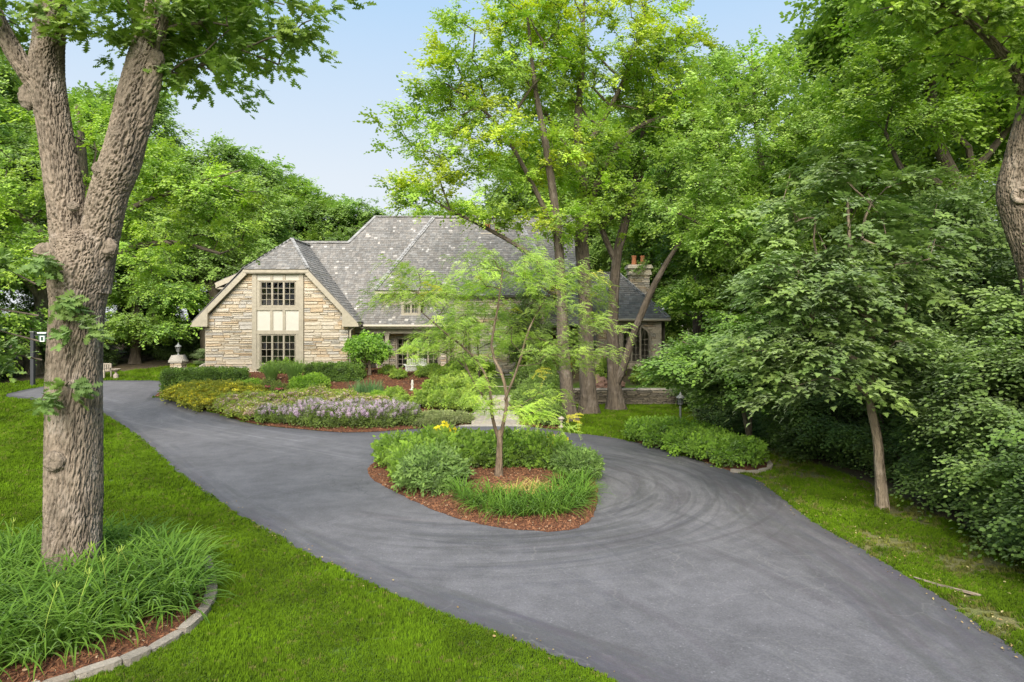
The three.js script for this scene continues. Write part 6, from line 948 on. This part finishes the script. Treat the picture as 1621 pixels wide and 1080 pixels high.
{
  const t = thing('bird_bath', 'weathered stone bird bath at the back of the drive', 'bird bath', -22.53, 38.8), m = std(.40, .33, .27, { map: rep(grain, 2), bumpMap: rep(rough, 2), bumpScale: .02 });
  part(t, 'pedestal', lathe([[.001, 0], [.17, 0], [.17, .05], [.13, .07], [.14, .2], [.12, .25], [.07, .3], [.05, .36], [.07, .4], [.001, .4]], 20), m); part(t, 'bowl', lathe([[.05, .4], [.12, .42], [.22, .5], [.25, .55], [.25, .575], [.22, .575], [.18, .53], [.001, .5]], 24), m);
  const b = thing('garden_bench', 'pale wooden garden bench half hidden behind the oak trunk', 'bench', -23.55, 38.9, null, -.25), wood = std(.42, .36, .29, { map: rep(grain, 1, 3) }), box = (n, ...q) => { const g = new Geo(); g.box(...q); part(b, n, g.build(), wood); };
  for (const x of [-.6, .6]) { box('leg', x - .03, x + .03, 0, .58, .22, .28); box('leg', x - .03, x + .03, 0, .85, -.26, -.2); box('armrest', x - .04, x + .04, .58, .62, -.2, .3); }
  for (let k = 0; k < 5; k++) box('seat_slat', -.57, .57, .4, .425, -.18 + k * .09, -.11 + k * .09); for (let k = 0; k < 9; k++) box('back_slat', -.52 + k * .12, -.46 + k * .12, .46, .8, -.245, -.22); box('back_rail', -.57, .57, .8, .86, -.26, -.205); box('back_rail', -.57, .57, .44, .47, -.25, -.21);
}
[[-5.15, 34.9, .25, 'left white slatted garden chair on the terrace edge'], [-4.5, 35.0, -.2, 'right white slatted garden chair on the terrace edge']].forEach(([x, d, turn, label]) => {
  const t = thing('garden_chair', label, 'chair', x, d, T(x, d) + .06, turn + Math.PI, 'white garden chairs'), w = std(.78, .76, .73, { roughness: .6 }), slat = (n, a, b, wd, th, up) => { const g = new Geo(); g.bar(a, b, wd, th, up); part(t, n, g.build(), w); };
  for (let k = 0; k < 5; k++) { const u = -.2 + k * .1; slat('back_slat', V(u * .85, .28, -.22), V(u * 1.15, .92 - .9 * u * u * 2, -.5), .085, .02, V(0, 1, .5)); } for (let k = 0; k < 5; k++) slat('seat_slat', V(-.26, .38 - k * .03, .3 - k * .11), V(.26, .38 - k * .03, .3 - k * .11), .09, .02);
  for (const s of [-1, 1]) { slat('leg', V(s * .27, 0, .3), V(s * .27, .56, .3), .09, .03, V(1, 0, 0)); slat('leg', V(s * .27, 0, -.45), V(s * .27, .4, .3), .03, .1); slat('armrest', V(s * .32, .57, .38), V(s * .32, .57, -.38), .12, .022); slat('leg', V(s * .3, 0, -.34), V(s * .3, .56, -.34), .06, .03, V(1, 0, 0)); } slat('back_rail', V(-.24, .55, -.36), V(.24, .55, -.36), .05, .02);
});
{ // small white pedestal ornament in the bed, pots by the door, stone lantern by the drive
  let t = thing('garden_ornament', 'small white pedestal ornament in the red mulch', 'ornament', -4.72, 32.3, frontTop(-4.72, 32.3) - .02); t.scale.setScalar(.75); const w = std(.6, .56, .5, { map: rep(grain, 2) }); part(t, 'pedestal', lathe([[.001, 0], [.16, 0], [.16, .06], [.09, .1], [.07, .3], [.12, .36], [.001, .36]], 16), w); part(t, 'figure', lathe([[.001, .36], [.08, .36], [.1, .44], [.06, .52], [.075, .6], [.04, .66], [.001, .67]], 14), w);
  for (const [x, l] of [[1.95, 'terracotta pot left of the front door'], [3.55, 'terracotta pot right of the front door']]) { t = thing('flower_pot', l, 'pot', x, 40.75, 1.49); part(t, 'pot', lathe([[.001, 0], [.16, 0], [.24, .38], [.27, .38], [.27, .45], [.23, .45], [.22, .4], [.001, .4]], 18), terracotta); t.add(foliage('plant', GEO.tiny, leaves, Array.from({ length: 26 }, (_, k) => [V(.16 * Math.cos(k * 2.4) * Math.sqrt(k / 26), .5 + .12 * Math.sin(k), .16 * Math.sin(k * 2.4) * Math.sqrt(k / 26)), V(Math.cos(k * 2.4), .8, Math.sin(k * 2.4)), 1.2, [.10, .19, .04]]))); }
  t = thing('stone_lantern', 'small pale stone lantern at the corner of yew bed', 'ornament', 1.95, 27.0); t.scale.setScalar(.7); const m = std(.42, .36, .3, { map: rep(grain, 2) }); part(t, 'plinth', lathe([[.001, 0], [.15, 0], [.14, .12], [.07, .15], [.06, .34], [.13, .38], [.001, .38]], 8), m); part(t, 'lantern_house', new THREE.CylinderGeometry(.09, .11, .16, 6).translate(0, .46, 0), m); part(t, 'roof_stone', lathe([[.19, .53], [.18, .57], [.06, .66], [.001, .69]], 8), m);
}
{ // fallen branch and debris on the right lawn
  const t = thing('fallen_branch', 'bare fallen branch lying on the right lawn by the drive', 'branch', 6.62, 10.75, T(6.62, 10.75)), g = new Geo(); g.tube([[-.1, .06, -.32, .012], [0, .05, -.2, .02], [.12, .05, 0, .022], [.42, .045, .3, .026], [.5, .05, .42, .02]], 7); g.tube([[.1, .05, -.02, .012], [0, .08, .14, .006]], 5); part(t, 'stick', g.build(), barkPale);
  const R = rng(91), lf = new Geo(); leaf(lf, V(-.5, 0, 0), V(1, 0, 0), V(0, 1, 0), 1, .6, OVAL, .2, .3); const items = [];
  for (let k = 0; k < 330; k++) { const d = lerp(8, 24, R() ** 1.3), x = R() < .5 ? 6.75 + .5 * R() * R() : lerp(6.8, woodEdge(d) + .6, R()); if (inside(driveEdge, x, d) || inside(rightBedEdge, x, d)) continue; const c = [[.16, .15, .10], [.12, .09, .06], [.2, .19, .15]][k % 3]; items.push([V(x, T(x, d) + .055, -d), V(R() - .5, .2 * (R() - .5), R() - .5), .025 + .035 * R(), c, R() * .8]); }
  for (let k = 0; k < 1100; k++) { const q = driveEdge[Math.floor(R() * driveEdge.length)]; const x = q[0] + (R() - .5) * .5, d = q[1] + (R() - .5) * .5; if (d < 6 || d > 30) continue; items.push([V(x, T(x, d) + .05, -d), V(R() - .5, .2 * (R() - .5), R() - .5), .02 + .03 * R(), [[.13, .1, .07], [.08, .06, .04], [.16, .14, .1]][k % 3], R()]); }
  const m = foliage('fallen_leaves', lf.build(), leafMat({ transmission: .1 }), items); scene.add(m); tag(m, 'scattered dry leaves along the drive and wood edge', 'leaf litter');
}
// ------------------------------------------------------------------ grass
{
  const tuft = (seed, n, L, rad) => { const R = rng(seed), g = new Geo(); for (let k = 0; k < n; k++) { const a = R() * 6.283, r = Math.sqrt(R()) * rad, y = R() * 6.283, l = L * (.55 + .6 * R()), w = .0045 + .003 * R(), lean = .25 + .6 * R(), x = Math.cos(a) * r, z = Math.sin(a) * r, c = Math.cos(y), s = Math.sin(y); const p = g.v(x - s * w, -.01, z + c * w), q = g.v(x + s * w, -.01, z - c * w), m0 = g.v(x + c * l * lean * .35 - s * w * .8, l * .6, z + s * l * lean * .35 + c * w * .8), m1 = g.v(x + c * l * lean * .35 + s * w * .8, l * .6, z + s * l * lean * .35 - c * w * .8), t = g.v(x + c * l * lean, l * .95, z + s * l * lean); g.quad(p, q, m1, m0); g.tri(m0, m1, t); } return g.build(); };
  const R = rng(95), M = new THREE.Matrix4(), Q = new THREE.Quaternion(), list = [];
  const bareness = (x, d) => x > 4.5 && d < 27 ? ss(-.05, .4, fbm(x * .55 + 3, d * .3 + 5) + .13 * (x - 7.0)) : 0;
  const beds = [driveEdge, islandEdge, oakBedEdge, rightBedEdge, frontBedEdge, shrubBedEdge];
  const add = (x0, x1, d0, d1, dens, s) => { for (let k = Math.round((x1 - x0) * (d1 - d0) * dens); k--;) { const x = lerp(x0, x1, R()), d = lerp(d0, d1, R()); if (Math.abs(x) > d * .78 + 1.2 || !isLawn(x, d) || beds.some((b) => inside(b, x, d)) || (bareness(x, d) > .35 && R() < bareness(x, d) * .85)) continue; list.push([x, d, s]); } };
  add(-12, 3.5, 6.4, 11, 330, 1); add(-16, -2, 11, 16, 210, 1.2); add(-20, -5, 16, 24, 110, 1.55); add(-28, -11, 24, 33, 60, 2); add(-30, -15.5, 33, 45, 36, 2.4); add(6, 9.5, 7.5, 14, 300, 1.05); add(5.8, 9.6, 14, 21, 180, 1.3); add(2, 9.6, 21, 34.3, 70, 1.9);
  const m = shade(new THREE.InstancedMesh(tuft(96, 30, .055, .06), leafMat({ transmission: .35, clearcoat: 0, specularIntensity: .15, roughness: 1 }), list.length)); m.name = 'lawn_grass'; stuff(m); scene.add(m); tag(m, 'short mown grass blades covering the lawns', 'grass');
  list.forEach(([x, d, s], k) => {
    const stripe = Math.sin((x * .86 + d * .5) * 3.3), lean = .5 * Math.sign(stripe); // mower passes bend the blades one way, then the other
    Q.setFromEuler(new THREE.Euler((R() - .5) * .3 + lean, R() * 6.283, (R() - .5) * .3, 'XZY')); M.compose(V(x, T(x, d) + .004, -d), Q, V(s, s * (.75 + .4 * R()) / (1 + .35 * (s - 1)), s)); m.setMatrixAt(k, M);
    const n = fbm(x * .5, d * .5, 3), f = .85 + .3 * R() + .5 * n + .12 * fbm(x * 2.2 + d * .9, d * .7 - x * .3, 2), thin = bareness(x, d), dry = R() < .05 + .6 * thin ? 1 : 0;
    m.setColorAt(k, C1.setRGB(lerp(.118, .24, dry * .6) * f, lerp(.205, .20, dry) * f, lerp(.007, .07, dry * .6) * f));
  });
}
scene.updateMatrixWorld(true);
renderer.render(scene, camera);
